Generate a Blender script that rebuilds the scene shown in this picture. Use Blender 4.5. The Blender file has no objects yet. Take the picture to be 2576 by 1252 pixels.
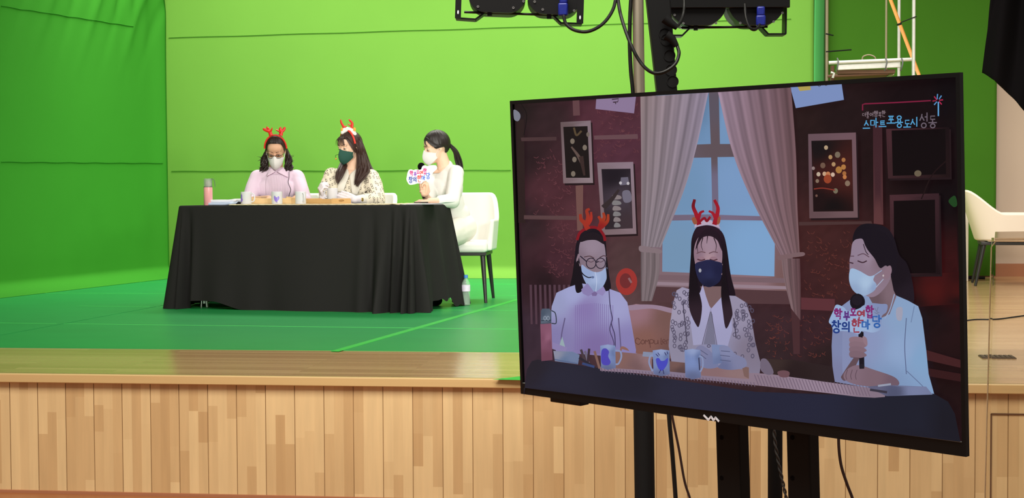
import bpy, bmesh, math, random
import numpy as np
from mathutils import Vector, Matrix, geometry
rnd = random.Random(7)
C = bpy.context.scene
col = C.collection

# ------------------------------------------------------------------ camera
F, CX, CY = 3870.0, 1288.0, 626.0
_a, _p, _r = math.radians(7.5), math.atan((626 - 478) / F), math.radians(.3)
CAM = Vector((0, 0, 1.40))
_f = Vector((-math.sin(_a) * math.cos(_p), math.cos(_a) * math.cos(_p), -math.sin(_p)))
_x0 = Vector((math.cos(_a), math.sin(_a), 0)); _u0 = _x0.cross(_f)
_x = _x0 * math.cos(_r) - _u0 * math.sin(_r); _u = _u0 * math.cos(_r) + _x0 * math.sin(_r)
cd = bpy.data.cameras.new('camera'); cam = bpy.data.objects.new('camera', cd); col.objects.link(cam)
cd.sensor_width = 36; cd.lens = F / 2576 * 36; cd.clip_start = .05; cd.clip_end = 200
cam.matrix_world = Matrix(((_x.x, _u.x, -_f.x, 0), (_x.y, _u.y, -_f.y, 0), (_x.z, _u.z, -_f.z, 1.40), (0, 0, 0, 1)))
C.camera = cam

# ------------------------------------------------------------------ world, lights, exposure
w = bpy.data.worlds.new('world'); C.world = w; w.use_nodes = True
w.node_tree.nodes['Background'].inputs[0].default_value = (1, .93, .84, 1)
w.node_tree.nodes['Background'].inputs[1].default_value = .30
def area(name, loc, target, size, size_y, watts, color, spread=180):
    l = bpy.data.lights.new(name, 'AREA'); l.shape = 'RECTANGLE'; l.size = size; l.size_y = size_y
    l.energy = watts; l.color = color; l.spread = math.radians(spread)
    o = bpy.data.objects.new(name, l); col.objects.link(o); o.location = loc
    o.rotation_euler = (Vector(target) - Vector(loc)).to_track_quat('-Z', 'Y').to_euler()
    return o
area('stage_overhead_light', (-2.4, 13.3, 5.2), (-2.4, 13.6, 0), 6.5, 1.0, 235, (1, .97, .90), 112)
area('stage_front_fill', (-3.4, 7.2, 5.2), (-2.4, 11.4, 1.1), 2.6, .8, 28, (1, .97, .92), 120)  # unseen area lamp, added to brighten the people and table from the front
area('hall_fill', (-1.3, 2.3, 5.6), (-1.5, 4.8, 0), 4, 3, 405, (1, .95, .86), 150)  # unseen area lamp, added to light the stage cladding and television
area('wing_fill', (2.6, 10.2, 5.2), (2.4, 10.8, 0), 2, 1.2, 150, (1, .94, .87), 140)  # unseen area lamp, added to brighten the boards and wall in the wing
# the two lamp panels on the stand are lit towards the stage
area('panel_glow_west', (-.10, 4.86, 1.98), (-3.4, 14.7, 2.3), .34, .34, 37, (1, .98, .93), 85)
area('panel_glow_east', (.62, 4.92, 1.98), (-1.6, 14.7, 2.3), .34, .34, 37, (1, .98, .93), 75)
C.view_settings.view_transform = 'Standard'; C.view_settings.look = 'None'
C.view_settings.exposure = 0; C.view_settings.gamma = 1; C.view_settings.use_curve_mapping = False

# ------------------------------------------------------------------ helpers
S = .56                     # stage floor height
def ray(x, y): return _f + _x * ((x - CX) / F) - _u * ((y - CY) / F)
def P(x, y, D): return CAM + ray(x, y) * D
def onz(x, y, z): d = ray(x, y); return CAM + d * ((z - CAM.z) / d.z)
def ony(x, y, Y): d = ray(x, y); return CAM + d * (Y / d.y)
def lin(c):
    return tuple((v / 255 / 12.92) if v / 255 <= .04045 else ((v / 255 + .055) / 1.055) ** 2.4 for v in c)
ORG = {}
def tag(o, label=None, cat=None, group=None, kind=None):
    if label: o['label'] = label
    if cat: o['category'] = cat
    if group: o['group'] = group
    if kind: o['kind'] = kind
    return o
def thing(name, label, cat, loc=(0, 0, 0), group=None):
    o = bpy.data.objects.new(name, None); col.objects.link(o); o.empty_display_size = .1
    o.location = loc; ORG[o] = Vector(loc)
    return tag(o, label, cat, group)
def link(name, me, mats, parent=None):
    o = bpy.data.objects.new(name, me); col.objects.link(o)
    for m in (mats if isinstance(mats, (list, tuple)) else [mats]): me.materials.append(m)
    org = Vector((0, 0, 0))
    if parent is not None:
        o.parent = parent; org = ORG[parent]
    me.transform(Matrix.Translation(-org)); ORG[o] = org
    return o
class MB:
    def __init__(s): s.v = []; s.f = []; s.m = []; s.c = {}
    def add(s, vs, fs, mi=0, colr=None):
        n = len(s.v); s.v += [tuple(v) for v in vs]
        for f in fs: s.f.append([n + i for i in f]); s.m.append(mi); s.c[len(s.f) - 1] = colr
        return s
    def box(s, c, d, rot=None, mi=0, colr=None):
        R = rot or Matrix.Identity(3); c = Vector(c)
        vs = [c + R @ Vector((x * d[0] / 2, y * d[1] / 2, z * d[2] / 2)) for x in (-1, 1) for y in (-1, 1) for z in (-1, 1)]
        return s.add(vs, [(0, 1, 3, 2), (4, 6, 7, 5), (0, 4, 5, 1), (2, 3, 7, 6), (0, 2, 6, 4), (1, 5, 7, 3)], mi, colr)
    def tube(s, pts, r, n=10, mi=0, flat=None):
        pts = [Vector(p) for p in pts]; k = len(pts); rs = r if isinstance(r, (list, tuple)) else [r] * k
        vs = []; up = None
        for i, p in enumerate(pts):
            t = (pts[min(i + 1, k - 1)] - pts[max(i - 1, 0)])
            if t.length < 1e-9: t = Vector((0, 0, 1))
            t.normalize()
            if up is None: up = Vector((0, 0, 1)) if abs(t.z) < .9 else Vector((0, 1, 0))
            a = t.cross(up)
            if a.length < 1e-4: a = t.cross(Vector((1, .3, 0)))
            a.normalize(); b = t.cross(a).normalized(); up = -b if True else up
            up = a.cross(t)
            for j in range(n):
                w_ = 2 * math.pi * j / n
                fl = flat if flat else 1
                vs.append(p + (a * math.cos(w_) + b * math.sin(w_) * fl) * rs[i])
        fs = [(i * n + j, i * n + (j + 1) % n, (i + 1) * n + (j + 1) % n, (i + 1) * n + j) for i in range(k - 1) for j in range(n)]
        fs += [tuple(range(n))[::-1], tuple((k - 1) * n + j for j in range(n))]
        return s.add(vs, fs, mi)
    def lathe(s, prof, c=(0, 0, 0), n=28, mi=0, rot=None):
        R = rot or Matrix.Identity(3); c = Vector(c); vs = []; k = len(prof)
        for (r, z) in prof:
            for j in range(n):
                w_ = 2 * math.pi * j / n
                vs.append(c + R @ Vector((r * math.cos(w_), r * math.sin(w_), z)))
        fs = [(i * n + j, i * n + (j + 1) % n, (i + 1) * n + (j + 1) % n, (i + 1) * n + j) for i in range(k - 1) for j in range(n)]
        if prof[0][0] > 1e-6: fs.append(tuple(range(n))[::-1])
        if prof[-1][0] > 1e-6: fs.append(tuple((k - 1) * n + j for j in range(n)))
        return s.add(vs, fs, mi)
    def ell(s, c, r, rot=None, nu=20, nv=12, mi=0):
        R = rot or Matrix.Identity(3); c = Vector(c); vs = []
        for i in range(nv + 1):
            th = math.pi * i / nv
            for j in range(nu):
                ph = 2 * math.pi * j / nu
                vs.append(c + R @ Vector((r[0] * math.sin(th) * math.cos(ph), r[1] * math.sin(th) * math.sin(ph), r[2] * math.cos(th))))
        fs = [(i * nu + j, (i + 1) * nu + j, (i + 1) * nu + (j + 1) % nu, i * nu + (j + 1) % nu) for i in range(nv) for j in range(nu)]
        return s.add(vs, fs, mi)
    def cap(s, p, q, r0, r1, n=14):             # capsule with tapering radius
        p = Vector(p); q = Vector(q); d = q - p; L = d.length
        if L < 1e-6: return s.ell(p, (r0, r0, r0))
        R = d.to_track_quat('Z', 'Y').to_matrix(); prof = []
        for k in range(7): t = -math.pi / 2 + math.pi / 2 * k / 6; prof.append((max(r0 * math.cos(t), 1e-5), r0 * math.sin(t)))
        for k in range(7): t = math.pi / 2 * k / 6; prof.append((max(r1 * math.cos(t), 1e-5), L + r1 * math.sin(t)))
        return s.lathe(prof, p, n, 0, R)
    def chain(s, pts, rs):
        for i in range(len(pts) - 1): s.cap(pts[i], pts[i + 1], rs[i], rs[i + 1])
        return s
    def prism(s, poly, o, ax, ay, az, mi=0, colr=None):     # polygon in plane o + ax*u + ay*v, pushed along az
        o = Vector(o); ax = Vector(ax); ay = Vector(ay); az = Vector(az); n = len(poly)
        a_ = [o + ax * u + ay * v for u, v in poly]; b_ = [p + az for p in a_]
        return s.add(a_ + b_, [tuple(range(n))[::-1], tuple(range(n, 2 * n))] + [(i, (i + 1) % n, n + (i + 1) % n, n + i) for i in range(n)], mi, colr)
    def grid(s, fn, nu, nv, mi=0, closed=False, colr=None):
        vs = [fn(i / nu, j / nv) for j in range(nv + 1) for i in range(nu + (0 if closed else 1))]
        W = nu if closed else nu + 1
        return s.add(vs, [(j * W + i, j * W + (i + 1) % W, (j + 1) * W + (i + 1) % W, (j + 1) * W + i) for j in range(nv) for i in range(nu)], mi)
    def mesh(s, name, smooth=True, fix=True):
        me = bpy.data.meshes.new(name); me.from_pydata(s.v, [], s.f)
        if any(s.m): me.polygons.foreach_set('material_index', s.m)
        if fix:
            bm = bmesh.new(); bm.from_mesh(me); bmesh.ops.recalc_face_normals(bm, faces=bm.faces); bm.to_mesh(me); bm.free()
        if any(c is not None for c in s.c.values()):
            at = me.color_attributes.new('tone', 'FLOAT_COLOR', 'CORNER'); k = 0
            for p_ in me.polygons:
                cc = s.c.get(p_.index) or (1, 1, 1)
                for _ in p_.vertices: at.data[k].color = (*cc, 1); k += 1
        if smooth:
            me.polygons.foreach_set('use_smooth', [True] * len(me.polygons))
        return me
    def build(s, name, mats, parent=None, smooth=True, bevel=0, sub=0, solid=0, fix=True, ang=40, seg=2):
        me = s.mesh(name, smooth, fix); o = link(name, me, mats, parent)
        if solid:
            m = o.modifiers.new('solid', 'SOLIDIFY'); m.thickness = solid; m.offset = 0
        if bevel:
            m = o.modifiers.new('bevel', 'BEVEL'); m.width = bevel; m.segments = seg; m.limit_method = 'ANGLE'
        if sub:
            m = o.modifiers.new('sub', 'SUBSURF'); m.levels = m.render_levels = sub
        if smooth and not sub:
            try: me.set_sharp_from_angle(angle=math.radians(ang))
            except Exception: pass
        return o
    def blob(s, name, voxel, mats, parent=None, it=4, warp=None):     # one continuous skin around all shapes
        me = s.mesh(name, True); o = bpy.data.objects.new(name + '_src', me); col.objects.link(o)
        m = o.modifiers.new('r', 'REMESH'); m.mode = 'VOXEL'; m.voxel_size = voxel; m.use_smooth_shade = True
        if it:
            m = o.modifiers.new('s', 'SMOOTH'); m.iterations = it; m.factor = .5
        dg = bpy.context.evaluated_depsgraph_get()
        ne = bpy.data.meshes.new_from_object(o.evaluated_get(dg)); ne.name = name
        bpy.data.objects.remove(o); bpy.data.meshes.remove(me)
        ne.materials.clear()
        if warp:
            n = len(ne.vertices); a_ = np.empty(n * 3); ne.vertices.foreach_get('co', a_); b_ = np.empty(n * 3); ne.vertices.foreach_get('normal', b_)
            a_ = warp(a_.reshape(-1, 3), b_.reshape(-1, 3)); ne.vertices.foreach_set('co', a_.ravel()); ne.update()
        ne.polygons.foreach_set('use_smooth', [True] * len(ne.polygons))
        return link(name, ne, mats, parent)
def rotz(d): return Matrix.Rotation(math.radians(d), 3, 'Z')
def crv(pts, k=8):                             # smooth open curve through points
    pts = [Vector(p) for p in pts]; out = []
    q = [pts[0] * 2 - pts[1]] + pts + [pts[-1] * 2 - pts[-2]]
    for i in range(1, len(q) - 2):
        for j in range(k):
            t = j / k; a_, b_, c_, d_ = q[i - 1:i + 3]
            out.append(.5 * ((2 * b_) + (c_ - a_) * t + (2 * a_ - 5 * b_ + 4 * c_ - d_) * t * t + (3 * b_ - a_ - 3 * c_ + d_) * t ** 3))
    return out + [pts[-1]]
def dup(root, loc, rot, label, cat=None, group=None):
    r = root.copy(); col.objects.link(r); r.location = loc; r.rotation_euler = (0, 0, rot); r['label'] = label
    if group: r['group'] = group
    for ch in list(root.children):
        c = ch.copy(); col.objects.link(c); c.parent = r
        for g in ch.children:
            d = g.copy(); col.objects.link(d); d.parent = c
    return r

# ------------------------------------------------------------------ materials
def mat(name, rgb, rough=.6, metal=0, spec=.5, noise=None, bump=None, coat=0, trans=0, ior=1.45, alpha=1, sheen=0, emit=None):
    m = bpy.data.materials.new(name); m.use_nodes = True; nt = m.node_tree; b = nt.nodes['Principled BSDF']
    c = lin(rgb)
    b.inputs['Base Color'].default_value = (*c, 1); b.inputs['Roughness'].default_value = rough; b.inputs['Metallic'].default_value = metal
    b.inputs['Specular IOR Level'].default_value = spec; b.inputs['Coat Weight'].default_value = coat
    b.inputs['Transmission Weight'].default_value = trans; b.inputs['IOR'].default_value = ior; b.inputs['Alpha'].default_value = alpha
    b.inputs['Sheen Weight'].default_value = sheen
    if emit: b.inputs['Emission Color'].default_value = (*lin(rgb), 1); b.inputs['Emission Strength'].default_value = emit
    if noise or bump:
        tc = nt.nodes.new('ShaderNodeTexCoord')
        def tex(sc):
            mp = nt.nodes.new('ShaderNodeMapping'); t = nt.nodes.new('ShaderNodeTexNoise'); t.inputs['Detail'].default_value = 5
            nt.links.new(tc.outputs['Object'], mp.inputs[0]); nt.links.new(mp.outputs[0], t.inputs[0])
            mp.inputs['Scale'].default_value = sc if isinstance(sc, tuple) else (sc, sc, sc); t.inputs['Scale'].default_value = 1
            return t
        if noise:
            t = tex(noise[1]); mx = nt.nodes.new('ShaderNodeMix'); mx.data_type = 'RGBA'
            k = noise[0]; nt.links.new(t.outputs[0], mx.inputs['Factor'])
            mx.inputs[6].default_value = (*[v * (1 - k) for v in c], 1); mx.inputs[7].default_value = (*[min(1, v * (1 + k)) for v in c], 1)
            nt.links.new(mx.outputs[2], b.inputs['Base Color'])
        if bump:
            t = tex(bump[1]); bp = nt.nodes.new('ShaderNodeBump'); bp.inputs['Strength'].default_value = bump[0]; bp.inputs['Distance'].default_value = bump[2] if len(bump) > 2 else .01
            nt.links.new(t.outputs[0], bp.inputs['Height']); nt.links.new(bp.outputs[0], b.inputs['Normal'])
    return m
M = {}
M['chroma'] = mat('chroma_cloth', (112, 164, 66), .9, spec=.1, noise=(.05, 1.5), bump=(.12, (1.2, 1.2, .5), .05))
M['chroma_dim'] = mat('chroma_dim_cloth', (63, 146, 44), .9, spec=.1, noise=(.05, 1.2), bump=(.25, (1.5, 1.5, .8), .05))  # deeper green: the dimmer light on this side is put into the colour
M['chroma_edge'] = mat('chroma_edge_cloth', (80, 168, 90), .8, spec=.2, noise=(.05, 3))
M['seam'] = mat('cloth_seam', (90, 146, 52), .9, spec=.1)
M['seam_side'] = mat('cloth_side_seam', (50, 128, 36), .9, spec=.1)  # seam deepened along with the side cloth, for the same dimmer light
M['shaded_olive'] = mat('shaded_olive_cloth', (66, 116, 34), .95, spec=.05, noise=(.06, 2), bump=(.2, (3, 3, .5), .03))  # olive cloth, its base colour darkened to hold part of the wing's shade
M['floor_mat'] = mat('green_vinyl', (36, 146, 74), .36, spec=.5, noise=(.12, (2.2, 5, 2)), bump=(.05, 8, .004))
M['tape'] = mat('green_tape', (62, 186, 84), .5, spec=.4)
M['tape_bright'] = mat('bright_green_tape', (52, 178, 66), .5, spec=.4)
M['black_cloth'] = mat('black_tablecloth', (34, 33, 32), .88, spec=.2, bump=(.1, 500, .001))
M['drape'] = mat('black_drape', (11, 9, 10), .95, spec=.1)
M['black'] = mat('black_metal', (9, 9, 11), .45, spec=.35)
M['black_plastic'] = mat('black_plastic', (8, 8, 9), .4, spec=.35)
M['tv_black'] = mat('television_black', (11, 11, 12), .4, spec=.25)
M['rope'] = mat('dark_grey_rope', (66, 66, 66), .7)
M['soft_black'] = mat('matte_black', (12, 12, 13), .7, spec=.25)
M['leg_black'] = mat('black_painted_leg', (38, 38, 36), .4)
M['cable'] = mat('black_rubber', (14, 14, 12), .5, spec=.35)
M['cable_brown'] = mat('dark_red_brown_rubber', (46, 24, 20), .5)
M['steel'] = mat('brushed_steel', (168, 158, 140), .35, metal=.55, bump=(.05, (200, 200, 3), .001))
M['chrome'] = mat('chrome', (200, 200, 200), .15, metal=1)
M['alu'] = mat('dull_aluminium', (205, 205, 198), .5, metal=.35, noise=(.12, 30))
M['tan_metal'] = mat('tan_steel', (150, 140, 112), .5, metal=.2)
M['orange'] = mat('orange_painted_wood', (216, 142, 58), .5, noise=(.08, 20))
M['brown'] = mat('brown_board', (96, 66, 44), .7, noise=(.2, 9))
M['blue'] = mat('blue_plastic', (16, 30, 122), .4)
M['white_leather'] = mat('white_leather', (232, 230, 223), .45, spec=.4, bump=(.05, 160, .002))
M['cream_leather'] = mat('cream_leather', (240, 228, 212), .45, spec=.4, bump=(.05, 160, .002))
M['beige_wall'] = mat('beige_paint', (208, 188, 168), .85, spec=.2, noise=(.02, 2))
M['baseboard'] = mat('brown_baseboard', (166, 110, 78), .5, noise=(.08, 8))
M['wood_trim'] = mat('maple_trim', (200, 168, 116), .4, noise=(.10, (1.2, 30, 30)), spec=.5)
M['hall_floor'] = mat('hall_floor_wood', (150, 94, 56), .35, noise=(.14, (2, 18, 2)))
M['ceramic'] = mat('white_ceramic', (214, 215, 220), .15, spec=.6)
M['purple'] = mat('purple_print', (138, 116, 206), .3)
M['pink'] = mat('pink_enamel', (238, 168, 168), .3)
M['lid'] = mat('smoky_clear_plastic', (206, 214, 206), .08, trans=.7, ior=1.1)
M['grey_strap'] = mat('grey_plastic', (96, 100, 98), .4)
M['kraft'] = mat('pale_wood', (222, 190, 140), .6, noise=(.1, (40, 8, 40)))
M['kraft_dark'] = mat('tan_wood', (200, 160, 104), .6, noise=(.1, (40, 8, 40)))
M['runner'] = mat('woven_jute', (214, 200, 164), .9, noise=(.25, (120, 30, 120)), bump=(.5, (160, 40, 160), .004))
M['paper'] = mat('paper', (220, 222, 228), .8)
M['paper_blue'] = mat('pale_blue_paper', (196, 212, 236), .8)
M['pet'] = mat('clear_bottle_plastic', (214, 240, 220), .06, alpha=.16)
M['cap_blue'] = mat('blue_cap', (66, 130, 206), .35)
M['label'] = mat('pale_label', (226, 214, 234), .5, noise=(.2, 40))
M['acrylic'] = mat('clear_acrylic', (250, 248, 244), 0, trans=1, ior=1.04)
M['acrylic_edge'] = mat('acrylic_edge', (196, 172, 142), .1, trans=.6, ior=1.08)
M['white_panel'] = mat('white_painted_panel', (226, 216, 200), .5)
M['vent'] = mat('dark_grille', (92, 76, 62), .6)
M['screw'] = mat('grey_screw', (150, 150, 150), .35, metal=.8)
M['sign_white'] = mat('white_sign_board', (226, 229, 240), .5)
for k_, c_ in dict(magenta=(206, 70, 140), red=(222, 84, 74), navy=(44, 74, 160), blue2=(58, 108, 206), violet=(140, 80, 190)).items():
    M['ink_' + k_] = mat(k_ + '_lettering', c_, .5)

def wood(name, scale_u, bw, rh, c1, c2, rough, axis='XY', mort=.006, grain=.12, mortc=.35):
    m = bpy.data.materials.new(name); m.use_nodes = True; nt = m.node_tree; b = nt.nodes['Principled BSDF']
    tc = nt.nodes.new('ShaderNodeTexCoord'); mp = nt.nodes.new('ShaderNodeMapping'); br = nt.nodes.new('ShaderNodeTexBrick')
    nt.links.new(tc.outputs['Object'], mp.inputs[0]); nt.links.new(mp.outputs[0], br.inputs[0])
    br.offset = .37; br.inputs['Scale'].default_value = 1; br.inputs['Brick Width'].default_value = bw; br.inputs['Row Height'].default_value = rh
    br.inputs['Mortar Size'].default_value = mort * rh; br.inputs['Color1'].default_value = (*lin(c1), 1); br.inputs['Color2'].default_value = (*lin(c2), 1)
    br.inputs['Mortar'].default_value = (*[v * mortc for v in lin(c1)], 1); br.inputs['Bias'].default_value = 0
    no = nt.nodes.new('ShaderNodeTexNoise'); mp2 = nt.nodes.new('ShaderNodeMapping'); mp2.inputs['Scale'].default_value = (2.5, 60, 60)
    nt.links.new(tc.outputs['Object'], mp2.inputs[0]); nt.links.new(mp2.outputs[0], no.inputs[0]); no.inputs['Scale'].default_value = 1; no.inputs['Detail'].default_value = 4
    rp = nt.nodes.new('ShaderNodeMapRange'); rp.inputs[3].default_value = 1 - grain; rp.inputs[4].default_value = 1 + grain
    nt.links.new(no.outputs[0], rp.inputs[0])
    mx = nt.nodes.new('ShaderNodeMix'); mx.data_type = 'RGBA'; mx.blend_type = 'MULTIPLY'; mx.inputs['Factor'].default_value = 1
    nt.links.new(br.outputs['Color'], mx.inputs[6]); nt.links.new(rp.outputs[0], mx.inputs[7]); nt.links.new(mx.outputs[2], b.inputs['Base Color'])
    b.inputs['Roughness'].default_value = rough
    return m
M['stage_wood'] = wood('stage_floor_planks', 1, 1.4, .062, (192, 158, 112), (174, 138, 96), .16)
def tone_mat(name, rough, grain=None):
    m = bpy.data.materials.new(name); m.use_nodes = True; nt = m.node_tree; b = nt.nodes['Principled BSDF']
    at = nt.nodes.new('ShaderNodeAttribute'); at.attribute_name = 'tone'
    tc = nt.nodes.new('ShaderNodeTexCoord'); no = nt.nodes.new('ShaderNodeTexNoise'); mp2 = nt.nodes.new('ShaderNodeMapping'); mp2.inputs['Scale'].default_value = grain or (40, 40, 3)
    nt.links.new(tc.outputs['Object'], mp2.inputs[0]); nt.links.new(mp2.outputs[0], no.inputs[0]); no.inputs['Scale'].default_value = 1; no.inputs['Detail'].default_value = 5
    rp = nt.nodes.new('ShaderNodeMapRange'); rp.inputs[3].default_value = .86; rp.inputs[4].default_value = 1.12
    nt.links.new(no.outputs[0], rp.inputs[0])
    mx = nt.nodes.new('ShaderNodeMix'); mx.data_type = 'RGBA'; mx.blend_type = 'MULTIPLY'; mx.inputs['Factor'].default_value = 1
    nt.links.new(at.outputs['Color'], mx.inputs[6]); nt.links.new(rp.outputs[0], mx.inputs[7]); nt.links.new(mx.outputs[2], b.inputs['Base Color'])
    b.inputs['Roughness'].default_value = rough
    return m
M['staves'] = tone_mat('maple_staves', .45)

# ------------------------------------------------------------------ setting
def struct(mb, name, m, **k): return tag(mb.build(name, m, **k), kind='structure')
YL = 6.79                                        # front of the stage
struct(MB().box((-1, 3, -.02), (16, 14, .04)), 'floor', M['hall_floor'], smooth=False)
struct(MB().box((-1, 11.15, S - .02), (16, 8.72, .04)), 'floor_stage', M['stage_wood'], smooth=False)
struct(MB().box((-1, YL - .012, S - .0205), (16, .045, .041)), 'trim_1', M['wood_trim'], bevel=.004)
# maple stave cladding on the front of the stage: panels of three staves
mb = MB(); pitch = .1368; x0 = onz(714, 957, S).x - pitch * 50
k0 = 0
top, bot = S - .041, .012
for i in range(100):
    xa = x0 + i * pitch
    if xa < -6.5 or xa > 4.5: continue
    for j in range(3):
        w3 = (pitch - .0035) / 3; z = bot - rnd.random() * .3
        while z < top:
            h = rnd.choice((.14, .22, .33, .5, .7)) * (.8 + .4 * rnd.random()); za = max(z, bot); zb = min(z + h, top)
            if zb > za + .001:
                q = rnd.random(); c1 = lin((222, 192, 142)); c2 = lin((196, 160, 112)); q = q ** 1.6
                cc = tuple(c1[n] * (1 - q) + c2[n] * q for n in range(3))
                xs = xa + .00175 + j * w3
                mb.add([(xs, YL, za), (xs + w3, YL, za), (xs + w3, YL, zb), (xs, YL, zb)], [(0, 1, 2, 3)], 0, cc)
            z += h
    d_ = lin((176, 134, 88))
    mb.add([(xa - .00175, YL + .003, bot), (xa + .00175, YL + .003, bot), (xa + .00175, YL + .003, top), (xa - .00175, YL + .003, top)], [(0, 1, 2, 3)], 0, d_)
mb.box((-1, YL + .03, .26), (11, .05, .52), None, 0, lin((120, 84, 50)))
struct(mb, 'wall_front', M['staves'], smooth=False, fix=False)
struct(MB().box((-1, YL - .006, .006), (16, .02, .012)), 'baseboard_front', M['baseboard'], smooth=False)
# access hatch in the cladding at the right, cut as a dark outline
hx = onz(2493, 1040, .3)
q = ony(2493, 1040, YL); mb = MB(); x1, z1 = q.x, q.z
mb.box((x1 + .45, YL - .003, z1), (.9, .006, .005)); mb.box((x1, YL - .003, z1 / 2), (.005, .006, z1)); mb.box((x1 + .9, YL - .003, z1 / 2), (.005, .006, z1))
struct(mb, 'door_1', M['brown'], smooth=False)
YB = 15.05
struct(MB().box((-1, YB + .05, 2.6), (16, .1, 5.2)), 'wall_back', M['beige_wall'], smooth=False)
struct(MB().box((-1, YB - .015, S + .06), (16, .03, .12)), 'baseboard_back', M['baseboard'], smooth=False)
struct(MB().box((-7.6, 9, 2.6), (.1, 12.2, 5.2)), 'wall_left', M['beige_wall'], smooth=False)

# ------------------------------------------------------------------ green backdrops
def fold(x, z, seed, amp):
    r_ = random.Random(seed); v = 0
    for k in range(7):
        kx = r_.uniform(.4, 2.4); kz = r_.uniform(-.9, .9); v += math.sin(kx * x + kz * z + r_.uniform(0, 6)) / (1 + k * .5)
    return v * amp
cA = onz(430, 693, S); cA = Vector((cA.x, 14.68))
def backdrop(name, label, a, b, H, m, seed, amp, wr=None, seams=(), seam_m=None, nu=150, nv=70):
    a = Vector((a[0], a[1])); b = Vector((b[0], b[1])); d = b - a; L = d.length; d.normalize(); n = Vector((d.y, -d.x))   # n towards the room
    t = thing(name, label, 'backdrop', (a.x, a.y, S))
    def fn(u, v):
        s_ = u * L
        if v < .2:
            k = v / .2
            off = .26 * (1 - k) ** 2.2; z = .0055 + .115 * k ** 1.6
        else:
            z = .1205 + (v - .2) / .8 * (H - .1205); off = 0
        off += fold(s_, z, seed, amp) * min(1, z / .3)
        if wr: off += wr(s_, z, L)
        q = a + d * s_ + n * max(off, -.2)
        return (q.x, q.y, S + z)
    MB().grid(fn, nu, nv).build('cloth', m, t, solid=.004)
    for pts in seams:
        mb = MB(); rr = []
        for q in pts:                                          # points on the picture, dropped onto the cloth
            dr = ray(*q); pl = Vector((a.x, a.y, 0)); nn = Vector((n.x, n.y, 0))
            rr.append(CAM + dr * ((pl - CAM).dot(nn) / dr.dot(nn)))
        N = 60; vs = []
        tt = [i / N for i in range(N + 1)]
        for u in tt:
            q = rr[0].lerp(rr[-1], u); s_ = (Vector((q.x, q.y)) - a).dot(d); zz = q.z - S
            off = fold(s_, zz, seed, amp) + (wr(s_, zz, L) if wr else 0) + .006
            q2 = a + d * s_ + n * off; vs.append((q2.x, q2.y, q.z + .002 * math.sin(u * 37)))
        mb.tube(vs, .0035, 6); mb.build('seam', seam_m, t)
    return t
xr = ony(2047, 300, 14.68).x
backdrop('green_backdrop', 'tall bright green screen cloth stretched behind the table', cA, (xr, 14.68), 3.7, M['chroma'], 3, .006,
         None, [((425, 95), (1990, 47)), ((432, 430), (1285, 427))], M['seam'])
def wr_left(s_, z, L):
    v = 0
    for k in range(9):                                        # slanting pulls hanging from the upper seam
        c = L - 3.0 + k * .36; w_ = (s_ - c) - (z - 2.55) * .55
        v += .030 * math.exp(-(w_ / .055) ** 2) * math.exp(-((z - 2.75) / .5) ** 2) * (1 if k % 2 else -.7)
    for k in range(4):
        c = L - .9 + k * .28; v += .035 * math.exp(-((s_ - c) / .07) ** 2) * math.exp(-((z - 3.2) / .7) ** 2)
    return v + .10 * math.exp(-((L - s_) / .18) ** 2) * .5
lw0 = onz(0, 742, S)
dl = Vector((lw0.x - cA.x, lw0.y - cA.y)).normalized()
backdrop('green_backdrop', 'green screen cloth, tinted deeper for dimmer light, hung along the left side of the stage, creased near its upper seam', (cA.x + dl.x * 5.2, cA.y + dl.y * 5.2), cA, 3.7, M['chroma_dim'], 11, .012,
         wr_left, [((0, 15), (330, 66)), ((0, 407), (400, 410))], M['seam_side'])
# return edge and steel upright at the right end of the backdrop
t = thing('backdrop_frame', 'steel upright with a blue-green cloth edge closing the right end of the bright backdrop', 'frame', (xr, 14.7, S))
pa = Vector((xr + .004, 14.66)); pb = ony(2074, 300, 14.78)
def fn(u, v):
    return (pa.x + (pb.x - pa.x) * u + .004 * math.sin(v * 9), pa.y + (pb.y - pa.y) * u - .02 * math.sin(u * math.pi), S + .01 + v * 3.7)
MB().grid(fn, 8, 40).build('cloth_edge', M['chroma_edge'], t, solid=.004)
MB().tube([(pb.x + .02, 14.79, S), (pb.x + .02, 14.79, S + 3.7)], .016, 12).build('upright', M['tan_metal'], t)
for (xa, ya, xb, yb) in ((2078, 85, 2096, 89), (2078, 130, 2142, 125)):
    MB().tube([ony(xa, ya, 14.72), ony(xb, yb, 14.66)], .006, 8).build('hook_rod', M['soft_black'], t)
x2 = ony(2505, 400, 14.93).x
def wr_d(s_, z, L): return .008 * math.sin(s_ * 7) + .01 * math.sin(s_ * 3.1 + 1)
t = thing('shaded_olive_cloth', 'olive green cloth, darkened for the shade, hanging in the wing behind the scaffold tower', 'backdrop', (pb.x, 14.93, S))
MB().grid(lambda u, v: (pb.x - .1 + (x2 - pb.x + .1) * u, 14.93 - .008 - wr_d(u * 2, 0, 0), S + .012 + v * 3.8), 60, 10).build('cloth', M['shaded_olive'], t, solid=.004)
tag(MB().tube([onz(2425, 701, S) + Vector((0, 0, .012)), onz(2478, 702, S) + Vector((0, 0, .012))], .012, 8).build('cable_cover', M['soft_black']), 'black strip lying at the foot of the olive green cloth', 'cable cover')

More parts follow.
